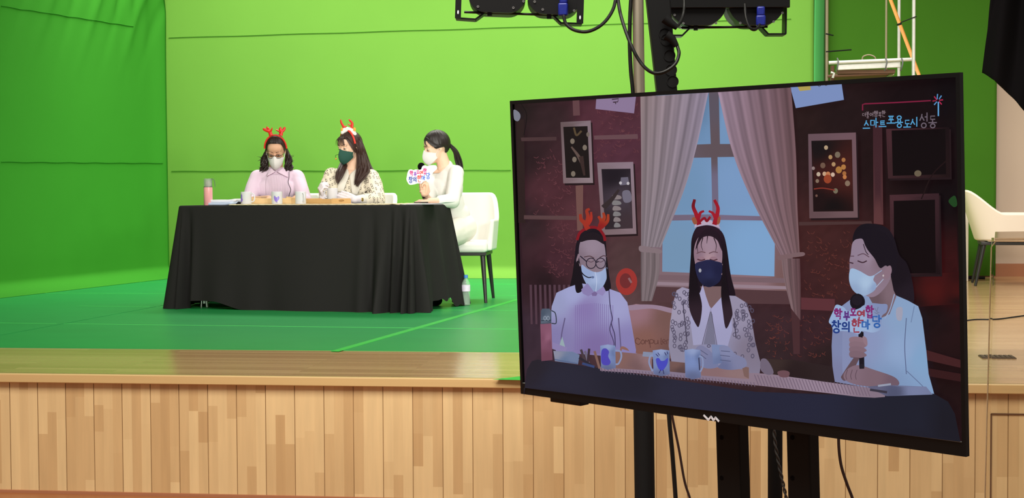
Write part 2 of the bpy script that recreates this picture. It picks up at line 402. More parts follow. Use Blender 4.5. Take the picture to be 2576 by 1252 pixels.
# ------------------------------------------------------------------ vinyl mat and tapes on the stage
y0m = onz(650, 880, S).y
tag(MB().box((-3.0, (y0m + 14.66) / 2, S + .0015), (7.4, 14.66 - y0m, .003)).build('floor_mat', M['floor_mat'], smooth=False), 'green vinyl floor covering laid over the stage in front of the backdrop', 'floor mat')
NST = [0]
def strip(a, b, wd, m, label):
    NST[0] += 1
    a = onz(*a, S); b = onz(*b, S); d = (b - a); L = d.length; c = (a + b) / 2; ang = math.atan2(d.y, d.x)
    hh = .0005 + .0002 * NST[0]; tag(MB().box((c.x, c.y, S + .003 + hh / 2), (L, wd, hh), Matrix.Rotation(ang, 3, 'Z')).build('floor_tape', m, smooth=False), label, 'tape', 'tape strips on the green mat')
strip((0, 813), (1303, 829), .022, M['tape'], 'thin pale green joint tape running across the mat in front of the table')
strip((200, 770), (1303, 782), .018, M['tape'], 'faint green joint tape passing just under the front hem of the tablecloth')
strip((60, 737.5), (1300, 744), .024, M['tape'], 'green joint tape crossing the mat behind the table at the bottle')
strip((300, 710), (1300, 716), .024, M['tape'], 'rearmost green joint tape near the foot of the backdrop')
strip((842, 885), (1302, 754), .048, M['tape_bright'], 'bright green wide tape running diagonally back from the mat edge right of the table')
strip((0, 843), (430, 764), .045, M['floor_mat'], 'dull green diagonal tape on the mat left of the table')
tag(MB().add([onz(1240, 955, S) + Vector((0, 0, .002)), onz(1330, 945, S) + Vector((0, 0, .002)), onz(1330, 957, S) + Vector((0, 0, .002))], [(0, 1, 2)]).build('floor_tape', M['tape_bright'], smooth=False, solid=.001), 'small green tape corner stuck on the stage lip beside the screen', 'tape')
# ------------------------------------------------------------------ projection helpers for placing things on the table
def proj(q):
    q = Vector(q) - CAM; D = q.dot(_f); return CX + F * q.dot(_x) / D, CY - F * q.dot(_u) / D, D
TC = Vector((-2.875, 10.90)); TR = math.radians(-9.3); TL, TW, TH = 1.82, .76, .735
tX = Vector((math.cos(TR), math.sin(TR))); tY = Vector((-math.sin(TR), math.cos(TR)))
def tw(lx, ly, z=TH): q = TC + tX * lx + tY * ly; return Vector((q.x, q.y, S + z))
def tpos(px, ly, z=TH):
    a, b = -1.5, 1.5
    for _ in range(40):
        m_ = (a + b) / 2
        if proj(tw(m_, ly, z))[0] < px: a = m_
        else: b = m_
    return tw(a, ly, z)

# ------------------------------------------------------------------ table, cloth
t = thing('folding_table', 'long folding table hidden under the black cloth, chrome feet showing below its hem', 'table', (TC.x, TC.y, S))
RT = Matrix.Rotation(TR, 3, 'Z')
MB().box(tw(0, 0, .7155), (TL - .03, TW - .03, .028), RT).build('tabletop', M['white_panel'], t, smooth=False, bevel=.004)
for sx in (-1, 1):
    for sy in (-1, 1):
        b0 = tw(.765 * sx, .27 * sy, 0)
        m_ = MB().tube([b0 + Vector((0, 0, .70)), b0 + Vector((0, 0, .03))], .015, 12)
        m_.tube([b0 + Vector((-.018, 0, .06)), b0 + Vector((-.022, 0, 0))], .011, 10); m_.tube([b0 + Vector((.018, 0, .06)), b0 + Vector((.022, 0, 0))], .011, 10)
        m_.build('leg', M['chrome'], t)
def sstep(a, b, x):
    k = min(1, max(0, (x - a) / (b - a))); return k * k * (3 - 2 * k)
def bump1(x, c, w_): return math.exp(-((x - c) / w_) ** 2)
per = []
hx_, hy_, rc = TL / 2, TW / 2, .035
def corner(cx, cy, a0, tagc):
    for k in range(13):
        an = math.radians(a0 + 90 * k / 12); per.append((cx + rc * math.cos(an), cy + rc * math.sin(an), math.cos(an), math.sin(an), tagc, k / 12))
def side(ax, ay, bx, by, n, nx, ny, tg):
    for k in range(1, n): u = k / n; per.append((ax + (bx - ax) * u, ay + (by - ay) * u, nx, ny, tg, u))
corner(-hx_ + rc, -hy_ + rc, 180, 'c0'); side(-hx_ + rc, -hy_, hx_ - rc, -hy_, 190, 0, -1, 'front')
corner(hx_ - rc, -hy_ + rc, 270, 'c1'); side(hx_, -hy_ + rc, hx_, hy_ - rc, 80, 1, 0, 'right')
corner(hx_ - rc, hy_ - rc, 0, 'c2'); side(hx_ - rc, hy_, -hx_ + rc, hy_, 120, 0, 1, 'back')
corner(-hx_ + rc, hy_ - rc, 90, 'c3'); side(-hx_, hy_ - rc, -hx_, -hy_ + rc, 60, -1, 0, 'left')
def skirt(pt, k):                                   # offset outwards and hem height at depth k (0 top, 1 hem)
    x, y, nx, ny, tg, u = pt; hem = .004; off = .07 * k ** 1.1; tang = 0
    if tg == 'front':
        hem = .058 * sstep(-.80, -.77, x) * (1 - sstep(-.60, -.36, x)) + .004
        off += .012 * math.sin(x * 11 + .6) * k * (1 - sstep(.5, .65, x)) + .010 * math.sin(x * 23 + 2) * k * k * (1 - sstep(-.3, .1, x))
        off += k ** .7 * (.075 * bump1(x, .858, .022) - .055 * bump1(x, .812, .022) + .045 * bump1(x, .772, .018) - .045 * bump1(x, .735, .016) + .110 * bump1(x, .675, .045) * k - .045 * bump1(x, .60, .03) + .02 * bump1(x, .52, .04))
        off += k ** .8 * (.06 * bump1(x, -.875, .028) - .075 * bump1(x, -.815, .022) + .02 * bump1(x, -.765, .03))
    elif tg in ('c0', 'c3'):
        off = (.07 + .055 * math.sin(u * math.pi)) * k
    elif tg == 'c1':
        off = (.07 + .05 * math.sin(u * math.pi * 3)) * k; hem = .004
    elif tg == 'right':
        hem = .062 * sstep(.10, .16, u) * (1 - sstep(.62, .80, u)) + .008 + .012 * math.sin(u * 40) * sstep(.3, .4, u) * (1 - sstep(.8, .9, u))
        off += k * (.02 * math.sin(u * 15 + 1) + .05 * u)
    elif tg == 'c2': off = (.12 + .03 * math.sin(u * 6)) * k; hem = .01
    elif tg == 'left': off += .025 * math.sin(u * 18) * k
    else: off = (.02 + .015 * math.sin(u * 26)) * k; hem = .615
    return off, hem
mb = MB(); N = len(per); rows = []
ZT = TH + .006
rows.append([(x - nx * .012, y - ny * .012, ZT) for x, y, nx, ny, tg, u in per])
for an in (30, 60, 90):
    q = math.radians(an); rows.append([(x - nx * .012 + nx * .014 * math.sin(q), y - ny * .012 + ny * .014 * math.sin(q), ZT - .014 + .014 * math.cos(q)) for x, y, nx, ny, tg, u in per])
NK = 34
for i in range(1, NK + 1):
    k = i / NK; r_ = []
    for pt in per:
        off, hem = skirt(pt, k); z = (ZT - .014) * (1 - k) + hem * k
        r_.append((pt[0] + pt[2] * (.002 + off), pt[1] + pt[3] * (.002 + off), z))
    rows.append(r_)
vs = [tw(*p) for r_ in rows for p in r_]
fs = [(i * N + j, i * N + (j + 1) % N, (i + 1) * N + (j + 1) % N, (i + 1) * N + j) for i in range(len(rows) - 1) for j in range(N)]
fs.append(tuple(range(N))[::-1])
o = mb.add(vs, fs).build('tablecloth', M['black_cloth'], None, ang=70)
tag(o, 'black cloth draped over the long table down to the green floor', 'tablecloth')
ZC = ZT + .0005
# woven runner along the front of the table
xa = (tpos(577, -.375) - tw(0, -.375)).dot(Vector((tX.x, tX.y, 0))); xb = (tpos(1000, -.33) - tw(0, -.33)).dot(Vector((tX.x, tX.y, 0)))
def fn(u, v):
    lx = xa + (xb - xa) * u + .01 * math.sin(v * 20); ly = -.386 + .44 * v + .05 * u * (1 - v) * 1.0 + .003 * math.sin(u * 120)
    return tw(lx, ly, ZC + .004 + .002 * math.sin(u * 150) * math.sin(v * 40) + .004 * bump1(u, .97, .02))
tag(MB().grid(fn, 160, 24).build('table_runner', M['runner'], None, solid=.005), 'beige woven runner laid along the front of the black table', 'table runner')
ZR = ZC + .0085

# ------------------------------------------------------------------ mugs, flask, papers, trays
def mug(loc, ang, label, design=None, R=.0385, H=.088):
    t = thing('mug', label, 'mug', (0, 0, 0), 'white mugs on the table')
    MB().lathe([(R * .55, .002), (R * .93, 0), (R, .004), (R, H - .002), (R - .002, H), (R - .004, H - .002), (R - .004, .008), (.0001, .007)], n=36).build('cup', M['ceramic'], t)
    h = crv([(R - .002, 0, H * .84), (R + .014, 0, H * .84), (R + .026, 0, H * .66), (R + .026, 0, H * .38), (R + .014, 0, H * .20), (R - .002, 0, H * .2)], 5)
    MB().tube(h, .0048, 10).build('handle', M['ceramic'], t)
    if design:
        a0, poly = design; n = len(poly); mb = MB()
        cx_ = sum(p[0] for p in poly) / n; cy_ = sum(p[1] for p in poly) / n; vs = []
        for k in range(6):
            s_ = 1 - k / 6
            for (u, v) in poly:
                x_ = cx_ + (u - cx_) * s_; z_ = cy_ + (v - cy_) * s_; w_ = math.radians(a0) + x_ / R
                vs.append(((R + .0006) * math.cos(w_), (R + .0006) * math.sin(w_), z_))
        fs = [(k * n + i, k * n + (i + 1) % n, (k + 1) * n + (i + 1) % n, (k + 1) * n + i) for k in range(5) for i in range(n)] + [tuple(5 * n + i for i in range(n))]
        mb.add(vs, fs).build('print', M['purple'], t)
        mb = MB()
        for dx in (-.003, .004):
            w0 = math.radians(a0) + (cx_ + dx) / R; zb = min(v for u, v in poly)
            mb.tube([((R + .0008) * math.cos(w0 + q), (R + .0008) * math.sin(w0 + q), zb - .006 * k + .002) for k, q in ((0, 0), (.6, .02), (1.2, .09))], .0007, 6)
        if a0 > -95 and a0 < -80:                              # two short strokes near the rim
            for (u0, v0, u1, v1) in ((.004, .076, .010, .068), (-.017, .066, -.008, .070), (-.008, .070, .002, .070)):
                mb.tube([((R + .0006) * math.cos(math.radians(a0) + u / R), (R + .0006) * math.sin(math.radians(a0) + u / R), v) for u, v in ((u0, v0), (u1, v1))], .0008, 6)
        mb.build('print_line', M['soft_black'], t)
    t.location = loc; t.rotation_euler = (0, 0, math.radians(ang))
    return t
bird = [(q.x, q.y) for q in crv([(-.019, .052, 0), (-.011, .060, 0), (-.005, .048, 0), (.006, .049, 0), (.013, .056, 0), (.020, .050, 0), (.018, .034, 0), (.010, .024, 0), (.002, .014, 0), (-.007, .018, 0), (-.016, .032, 0), (-.019, .052, 0)], 4)][:-1]
oval = [(q.x, q.y) for q in crv([(-.008, .066, 0), (.004, .071, 0), (.012, .060, 0), (.011, .046, 0), (.017, .032, 0), (.010, .018, 0), (-.008, .015, 0), (-.015, .028, 0), (-.011, .046, 0), (-.008, .066, 0)], 4)][:-1]
q = tpos(619.5, -.29, ZR); mug((q.x, q.y, q.z), -8, 'white mug with a purple oval print on its left side, beside the papers', (-128, oval))
q = tpos(697, -.29, ZR); mug((q.x, q.y, q.z), 140, 'white mug with a purple bird print facing the camera', (-90 - 140 - 2 + 12, bird))
q = tpos(756.5, -.29, ZR); mug((q.x, q.y, q.z), -52, 'plain white mug with its handle turned forward, between the two wooden trays')

q = tpos(524, -.28, ZC); t = thing('flask', 'pink vacuum flask with a smoky clear lid standing at the left end of the table', 'flask', q)
fl = lambda pr, n, m, **k: MB().lathe(pr, q, 32).build(n, m, t, **k)
R = .0315
fl([(R * .9, 0), (R, .004), (R, .120), (R * .97, .130), (R * .97, .131)], 'bottle_body', M['pink'])
fl([(R * .93, .131), (R * .93, .186), (R * .86, .193), (.001, .193)], 'lid', M['lid'])
fl([(R * .98, .131), (R * .98, .136), (R * .94, .136), (R * .94, .131)], 'lid_ring', M['grey_strap'])
fl([(R * .6, .137), (R * .62, .165), (R * .4, .178), (.001, .178)], 'stopper', M['white_panel'])
h = [q + Vector((x, -.004, z)) for x, _, z in crv([(R * .8, 0, .190), (R * 1.25, 0, .190), (R * 1.6, 0, .172), (R * 1.7, 0, .134)], 6)]
MB().tube(h, .0035, 8, flat=.6).build('carry_loop', M['grey_strap'], t)

def sheet(mb, c, sx, sy, ang, z, curl=0, mi=0):
    R_ = Matrix.Rotation(math.radians(ang), 3, 'Z')
    def fn(u, v):
        return Vector(c) + R_ @ Vector(((u - .5) * sx, (v - .5) * sy, 0)) + Vector((0, 0, z + curl * (max(0, u - .6) ** 2 * 4 + .2 * math.sin(u * 5 + v * 3) * .2)))
    return mb.grid(fn, 12, 8, mi)
q = tpos(578, -.16, ZC)
for i, (dx, dy, an, m_, lab, ph) in enumerate(((0, -.02, -14, 'paper_blue', 'pale blue sheet at the bottom of the paper pile beside the pink flask', .010), (-.012, .01, -4, 'paper', 'white printed booklet on the paper pile beside the pink flask', .030))):
    o = sheet(MB(), (q.x + dx, q.y + dy, 0), .20, .27, an, q.z + ph, .012).build('paper_sheet', M[m_], None, solid=.018 if i == 0 else .020)
    tag(o, lab, 'paper', 'papers at the left end of the table')
tq = tpos(600, -.26, ZC); mb = MB(); mb.prism([(-.03, 0), (.012, 0), (.018, .02), (-.004, .026)], tq + Vector((0, 0, .001)), (1, 0, 0), (0, 0, 1), (0, .05, 0))
tag(mb.build('black_pouch', M['soft_black'], None, bevel=.004), 'small black folded pouch between the papers and the left mug', 'pouch')
def tray(loc, ang, L, Wd, H, label, m):
    t = thing('wooden_tray', label, 'tray', (0, 0, 0), 'wooden trays on the runner'); th = .008
    MB().box((0, 0, th / 2), (L, Wd, th)).build('base', m, t, smooth=False)
    for s_ in (-1, 1): MB().box((0, s_ * (Wd / 2 - th / 2), H / 2 + th / 2), (L, th, H - th)).build('side', m, t, smooth=False, bevel=.0015)
    for s_ in (-1, 1):
        mb = MB(); he = H * 1.12; w2 = Wd / 2 - th            # end board with an oval grip
        hole = [(.028 * math.cos(a) , H * .62 + .008 * math.sin(a)) for a in [2 * math.pi * k / 24 for k in range(24)]]
        outer = []
        for k in range(24):
            a = 2 * math.pi * k / 24; c_, s2 = math.cos(a), math.sin(a); k_ = 1 / max(abs(c_), abs(s2)); outer.append((c_ * k_ * w2, th + (he - th) / 2 + s2 * k_ * (he - th) / 2))
        vs = []
        for xx in (s_ * (L / 2 - th), s_ * L / 2):
            vs += [(xx, u, v) for u, v in outer] + [(xx, u, v) for u, v in hole]
        n = 24; fs = []
        for k in range(n):
            l_ = (k + 1) % n
            fs += [(k, l_, n + l_, n + k), (2 * n + k, 2 * n + l_, 3 * n + l_, 3 * n + k), (k, l_, 2 * n + l_, 2 * n + k), (n + k, n + l_, 3 * n + l_, 3 * n + k)]
        mb.add(vs, fs).build('end_board', m, t, smooth=False)
    t.location = loc; t.rotation_euler = (0, 0, math.radians(ang))
q = tpos(694, -.08, ZR); tray((q.x, q.y, q.z), -10, .34, .20, .040, 'pale wooden tray behind the bird mug', M['kraft'])
q = tpos(822, -.12, ZR); tray((q.x, q.y, q.z), -32, .30, .19, .034, 'tan wooden tray with an oval grip hole, under the gloved hands', M['kraft_dark'])
mb = MB(); q = tpos(726, -.1, ZR + .01); mb.box(q + Vector((0, 0, .021)), (.035, .05, .04), rotz(20))
tag(mb.build('wooden_block', M['kraft'], None, smooth=False, bevel=.003), 'small pale wooden block standing in the tray right of the bird mug', 'block')
q = tpos(807, .02, ZC); mb = MB(); mb.prism([(-.028, 0), (.028, 0), (.022, .03), (-.022, .036)], q + Vector((0, -.02, .001)), (1, 0, 0), (0, 0, 1), (0, .05, 0))
tag(mb.build('paper_packet', M['paper_blue'], None, bevel=.003), 'pale grey packet lying behind the tan tray at the raised glove', 'packet')
q = tpos(1062, -.12, ZC)
for i, (dx, dy, an, lab) in enumerate(((0, 0, 8, 'lower white script sheet under the folded forearm at the right end of the table'), (.06, .03, -12, 'upper white script sheet curling up under the folded forearm'))):
    o = sheet(MB(), (q.x + dx, q.y + dy, 0), .28, .20, an, q.z + .003 + i * .005, .014 if i else .004).build('paper_sheet', M['paper'], None, solid=.002)
    tag(o, lab, 'paper', 'script sheets at the right end of the table')
q = tpos(1052, -.14, ZC); tag(MB().box(q + Vector((.02, 0, .016)), (.10, .05, .007), rotz(14)).build('phone', M['black_plastic'], None, bevel=.003), 'black phone lying on the script sheets', 'phone')

# water bottle on the floor
q = onz(1172.5, 768, S + .003); t = thing('water_bottle', 'clear plastic water bottle with blue cap on the green floor beside the tablecloth', 'bottle', q)
R = .031
pr = [(R * .8, 0), (R, .006)]
for k in range(9): pr += [(R, .012 + k * .0095), (R * .94, .0165 + k * .0095)]
pr += [(R, .10), (R, .150), (R * .95, .165), (R * .6, .186), (R * .42, .194), (R * .42, .204)]
MB().lathe(pr + [(R * .36, .204), (R * .36, .196), (R * .9, .16), (R * .92, .01), (.001, .006)], q, 32).build('bottle_body', M['pet'], t)
MB().lathe([(R * 1.01, .104), (R * 1.01, .150), (R * 1.005, .150), (R * 1.005, .104)], q, 32).build('label', M['label'], t)
MB().lathe([(R * .47, .200), (R * .47, .220), (R * .44, .223), (.001, .223)], q, 24).build('cap', M['cap_blue'], t)

# ------------------------------------------------------------------ chairs
def chair(label, m, grp='white armchairs on the stage'):
    t = thing('armchair', label, 'chair', (0, 0, 0), grp)
    MB().box((0, -.045, .415), (.49, .42, .085)).build('seat', m, t, bevel=.03, seg=4)
    path = [(-.275, -.20), (-.285, -.05), (-.28, .10), (-.22, .235), (-.10, .275), (0, .28), (.10, .275), (.22, .235), (.28, .10), (.285, -.05), (.275, -.20)]
    pc = crv([(x, y, 0) for x, y in path], 5); n = len(pc)
    def ht(y): return .62 + .20 * sstep(.02, .25, y)
    vs = []; K = 8; th = .05
    for side_ in (0, 1):
        for i, p in enumerate(pc):
            a = pc[max(i - 1, 0)]; b = pc[min(i + 1, n - 1)]; d = (b - a).normalized(); nn = Vector((d.y, -d.x, 0)) * -1
            H_ = ht(p.y); lean = .085 * sstep(.02, .26, p.y)
            for k in range(K + 1):
                u = k / K; z = .385 + (H_ - .385) * u
                tw_ = th * (1 - .3 * u)
                q_ = Vector((p.x, p.y, 0)) + nn * (tw_ * (side_ - .5)) + Vector((0, lean * u, z)) - Vector((p.x * .10 * (1 - u), .06 * (1 - u) * sstep(.0, .26, p.y), 0))
                vs.append(q_)
    W = K + 1; fs = []; off = n * W
    for i in range(n - 1):
        for k in range(K):
            fs.append((i * W + k, (i + 1) * W + k, (i + 1) * W + k + 1, i * W + k + 1)); fs.append((off + i * W + k, off + i * W + k + 1, off + (i + 1) * W + k + 1, off + (i + 1) * W + k))
        fs.append((i * W + K, (i + 1) * W + K, off + (i + 1) * W + K, off + i * W + K)); fs.append((i * W, off + i * W, off + (i + 1) * W, (i + 1) * W))
    for i in (0, n - 1):
        for k in range(K): fs.append((i * W + k, i * W + k + 1, off + i * W + k + 1, off + i * W + k))
    MB().add(vs, fs).build('back_shell', m, t, bevel=.016, seg=3, ang=60)
    MB().box((0, -.01, .362), (.47, .44, .026)).build('seat_frame', M['leg_black'], t, smooth=False, bevel=.004)
    for sx in (-1, 1):
        for sy in (-1, 1):
            MB().tube([(sx * .205, -.01 + sy * .19, .36), (sx * .235, -.01 + sy * .262, 0)], [.020, .0115], 16).build('leg', M['leg_black'], t)
    return t
c3 = chair('white armchair with black legs under the person with a ponytail, right of the table', M['white_leather'])
c3.location = (-1.93, 11.56, S + .003); c3.rotation_euler = (0, 0, math.radians(2))
q = P(706, 600, 12.15); dup(c3, (q.x, q.y, S + .003), math.radians(-4), 'white armchair behind the person in the lilac sweater, only a rounded corner showing')
q = P(891, 600, 11.95); dup(c3, (q.x, q.y, S + .003), math.radians(-8), 'white armchair behind the person with long brown hair, rounded corner showing at the right')
c4 = chair('cream armchair with slanting black legs standing alone at the right edge beyond the screen', M['cream_leather'])
qq = onz(2446, 716, S); c4.location = (qq.x + .27, qq.y + .02, S + .002); c4.rotation_euler = (0, 0, math.radians(84))
q = onz(2431, 707, S); tag(MB().box((q.x, q.y + .25, S + .325), (.034, .5, .65)).build('white_panel', M['white_panel'], None, smooth=False, bevel=.004), 'narrow white panel standing behind the cream armchair', 'panel')

# ------------------------------------------------------------------ right wing: scaffold, drape, cable, vent, podium
D = 12.4
t = thing('scaffold_tower', 'aluminium scaffold tower with a work platform and an orange wooden brace in the right wing', 'scaffold', P(2200, 600, D))
fy = P(2200, 160, D).y; m_px = D / F
def wx(px, py, dy=0): q_ = ony(px, py, fy + dy); return q_
def vpost(px, ytop, dy, r, m, n='post'):
    a = wx(px, ytop, dy); MB().tube([a, (a.x, a.y, S)], r, 12).build(n, M[m], t)
vpost(2230, -60, .9, .009, 'tan_metal'); vpost(2262, -60, .55, .0125, 'alu'); vpost(2299, -60, -.1, .0135, 'alu'); vpost(2094, 165, .1, .016, 'brown')
MB().tube([wx(2085, 158), wx(2298, 149)], .0145, 12).build('guard_rail', M['alu'], t)
a, b = wx(2108, 166), wx(2266, 162)
MB().box(((a.x + b.x) / 2, a.y + .02, (a.z + b.z) / 2 - .005), (b.x - a.x, .03, .045), Matrix.Rotation(-.03, 3, 'Y')).build('platform_edge', M['alu'], t, smooth=False, bevel=.004)
MB().box(((a.x + b.x) / 2 - .02, a.y + .45, a.z - .045), (b.x - a.x - .04, .84, .03)).build('platform_board', M['brown'], t, smooth=False)
MB().tube([wx(2082, 192, .05), wx(2235, 185, .05)], .012, 10).build('ledger', M['brown'], t)
for px in (2106, 2228, 2268):
    a = wx(px, 146, -.02); MB().tube(crv([a, a + Vector((.008, -.012, -.03)), a + Vector((0, -.015, -.075)), a + Vector((-.006, .01, -.10))], 4), .006, 8).build('hook', M['grey_strap'], t)
MB().tube([wx(2233, -20, .3), wx(2318, 205, -.05)], .020, 4, flat=.45).build('brace', M['orange'], t)
MB().tube(crv([wx(2169, 150, .3), wx(2172, 142, .3), wx(2186, 138, .3), wx(2200, 143, .3), wx(2203, 152, .3)], 5), .006, 8).build('cable_coil', M['tan_metal'], t)
MB().tube([wx(2258, 62, .1), wx(2266, 60, -.1)], .009, 8).tube([wx(2265, 57, -.1), wx(2306, 41, -.12)], .0045, 6).build('cable_tie', M['soft_black'], t)
MB().tube([wx(2246, 185, .2), wx(2232, 195, .3)], .014, 8).build('caster_bracket', M['tan_metal'], t)
MB().tube([wx(2090, 182, .0), wx(2098, 184, 0), wx(2095, 196, 0)], .01, 8).build('clamp', M['alu'], t)
# drape at the top right
def fn(u, v):
    lx = 2512 - 40 * min(1, (v * 1.0)) ** 1.0; top_ = -170; x_ = lx + (2760 - lx) * u
    yb = 183 + 150 * (u * 1.9) ** 1.25 if u < .5 else 183 + 150 * .95 ** 1.25 + (u - .5) * 260
    y_ = top_ + (yb - top_) * v
    return P(x_, y_, 8.3 + .035 * math.sin(u * 26 + v * 2) + .05 * math.sin(u * 9 - v * 3))
tag(MB().grid(fn, 90, 30).build('stage_drape', M['drape'], None, solid=.01), 'black drape gathered in the top right corner above the cream armchair', 'curtain')
tag(MB().tube(crv([onz(2400, 812, S), onz(2450, 805, S), onz(2505, 804, S), onz(2560, 797, S), onz(2640, 786, S)], 6), .008, 8).build('floor_cable', M['cable'], None), 'black cable lying across the bare stage boards below the cream armchair', 'cable')
a = onz(2466, 898, S); b = onz(2555, 901, S); mb = MB(); mb.box(((a.x + b.x) / 2, a.y, S + .002), (b.x - a.x, .13, .004))
for k in range(7): mb.box((a.x + (b.x - a.x) * (k + .5) / 7, a.y, S + .005), ((b.x - a.x) / 10, .11, .004))
tag(mb.build('floor_vent', M['vent'], None, smooth=False), 'dark grille set in the bare stage boards at the right', 'vent')
D = 5.0
t = thing('podium', 'clear acrylic podium standing in front of the stage at the right edge', 'podium', (P(2700, 600, D).x, P(2700, 600, D).y, 0))
a = P(2494, 606, D); b = P(2477, 1300, D); fx = _x0; k = (a.z) / (a.z - b.z); fl_ = a + (b - a) * k; fl_.z = .03
up_ = (a - fl_); wd = .62
nn = Vector((ray(2497, 600).x, ray(2497, 600).y, 0)).normalized(); fx = Vector((nn.y, -nn.x, 0))
def slab(p0, p1, p2, p3, th, name, m):
    d_ = (Vector(p1) - Vector(p0)).cross(Vector(p3) - Vector(p0)).normalized() * th; ps = [Vector(p) for p in (p0, p1, p2, p3)]
    MB().add(ps + [p + d_ for p in ps], [(0, 1, 2, 3), (7, 6, 5, 4), (0, 4, 5, 1), (1, 5, 6, 2), (2, 6, 7, 3), (3, 7, 4, 0)]).build(name, m, t, smooth=False, bevel=.002)
tr_ = a + fx * wd; br_ = fl_ + fx * (wd + .16)
slab(fl_, br_, tr_, a, .012, 'front_panel', M['acrylic'])
for s_, (p0, p1) in enumerate(((fl_, a), (br_, tr_))):
    slab(p0 + nn * .012, p1 + nn * .012, p1 + nn * .36, p0 + nn * .40, .010 * (1 if s_ else -1), 'side_panel', M['acrylic'])
for p0, p1 in ((fl_, a),): MB().tube([p0, p1 - Vector((0, 0, .02)), p1 + fx * .014], .0022, 8).build('panel_edge', M['acrylic_edge'], t)
slab(a + fx * .010 + Vector((0, 0, .002)), tr_ + fx * .03 + Vector((0, 0, .012)), tr_ + nn * .38 + fx * .03 + Vector((0, 0, .022)), a + nn * .38 + fx * .012 + Vector((0, 0, .012)), .008, 'top_board', M['acrylic_edge'])
slab(fl_ + Vector((-.03, -.03, -.028)), br_ + Vector((.03, -.03, -.028)), br_ + nn * .45 - Vector((0, 0, .028)), fl_ + nn * .45 - Vector((0, 0, .028)), .02, 'foot_board', M['acrylic'])

# ------------------------------------------------------------------ lamp stand with two lamp panels
D = 4.75; k_ = D / F
ex = _x0.copy(); ez = Vector((0, 0, 1)); ey = Vector((-_x0.y, _x0.x, 0))
t = thing('lamp_stand', 'steel lamp stand behind the screen carrying both black lamp panels', 'stand', (P(1621, 1252, D).x, P(1621, 1252, D).y, 0))
pb_ = P(1620, 1100, D); pt_ = P(1603, -120, D); d_ = pt_ - pb_; base = pb_ + d_ * ((0.06 - pb_.z) / d_.z)
mid = pb_ + d_ * ((P(1610, 520, D).z - pb_.z) / d_.z)
MB().tube([base, mid], .0315, 24).build('lower_tube', M['soft_black'], t)
MB().tube([mid, pt_], .0175, 24).build('upper_tube', M['steel'], t)
MB().lathe([(.04, -.05), (.042, -.04), (.042, .02), (.03, .03)], mid, 24).build('collar', M['black'], t)
for an in (100, 220, 340):
    v_ = Vector((math.cos(math.radians(an)), math.sin(math.radians(an)), 0))
    MB().tube([base + Vector((0, 0, .30)), base + v_ * .25 + Vector((0, 0, .12)), base + v_ * .42 - Vector((0, 0, .05))], .014, 10).build('leg', M['soft_black'], t)
MB().box(P(1560, -120, D) + ey * .05, (1.05, .035, .035), rotz(7.5)).build('crossbar', M['soft_black'], t, smooth=False, bevel=.004)
def rrect(x0, y0, x1, y1, r, n=8):
    out = []
    for cx_, cy_, a0 in ((x1 - r, y1 - r, 0), (x0 + r, y1 - r, 90), (x0 + r, y0 + r, 180), (x1 - r, y0 + r, 270)):
        for k in range(n + 1): an = math.radians(a0 + 90 * k / n); out.append((cx_ + r * math.cos(an), cy_ + r * math.sin(an)))
    return out
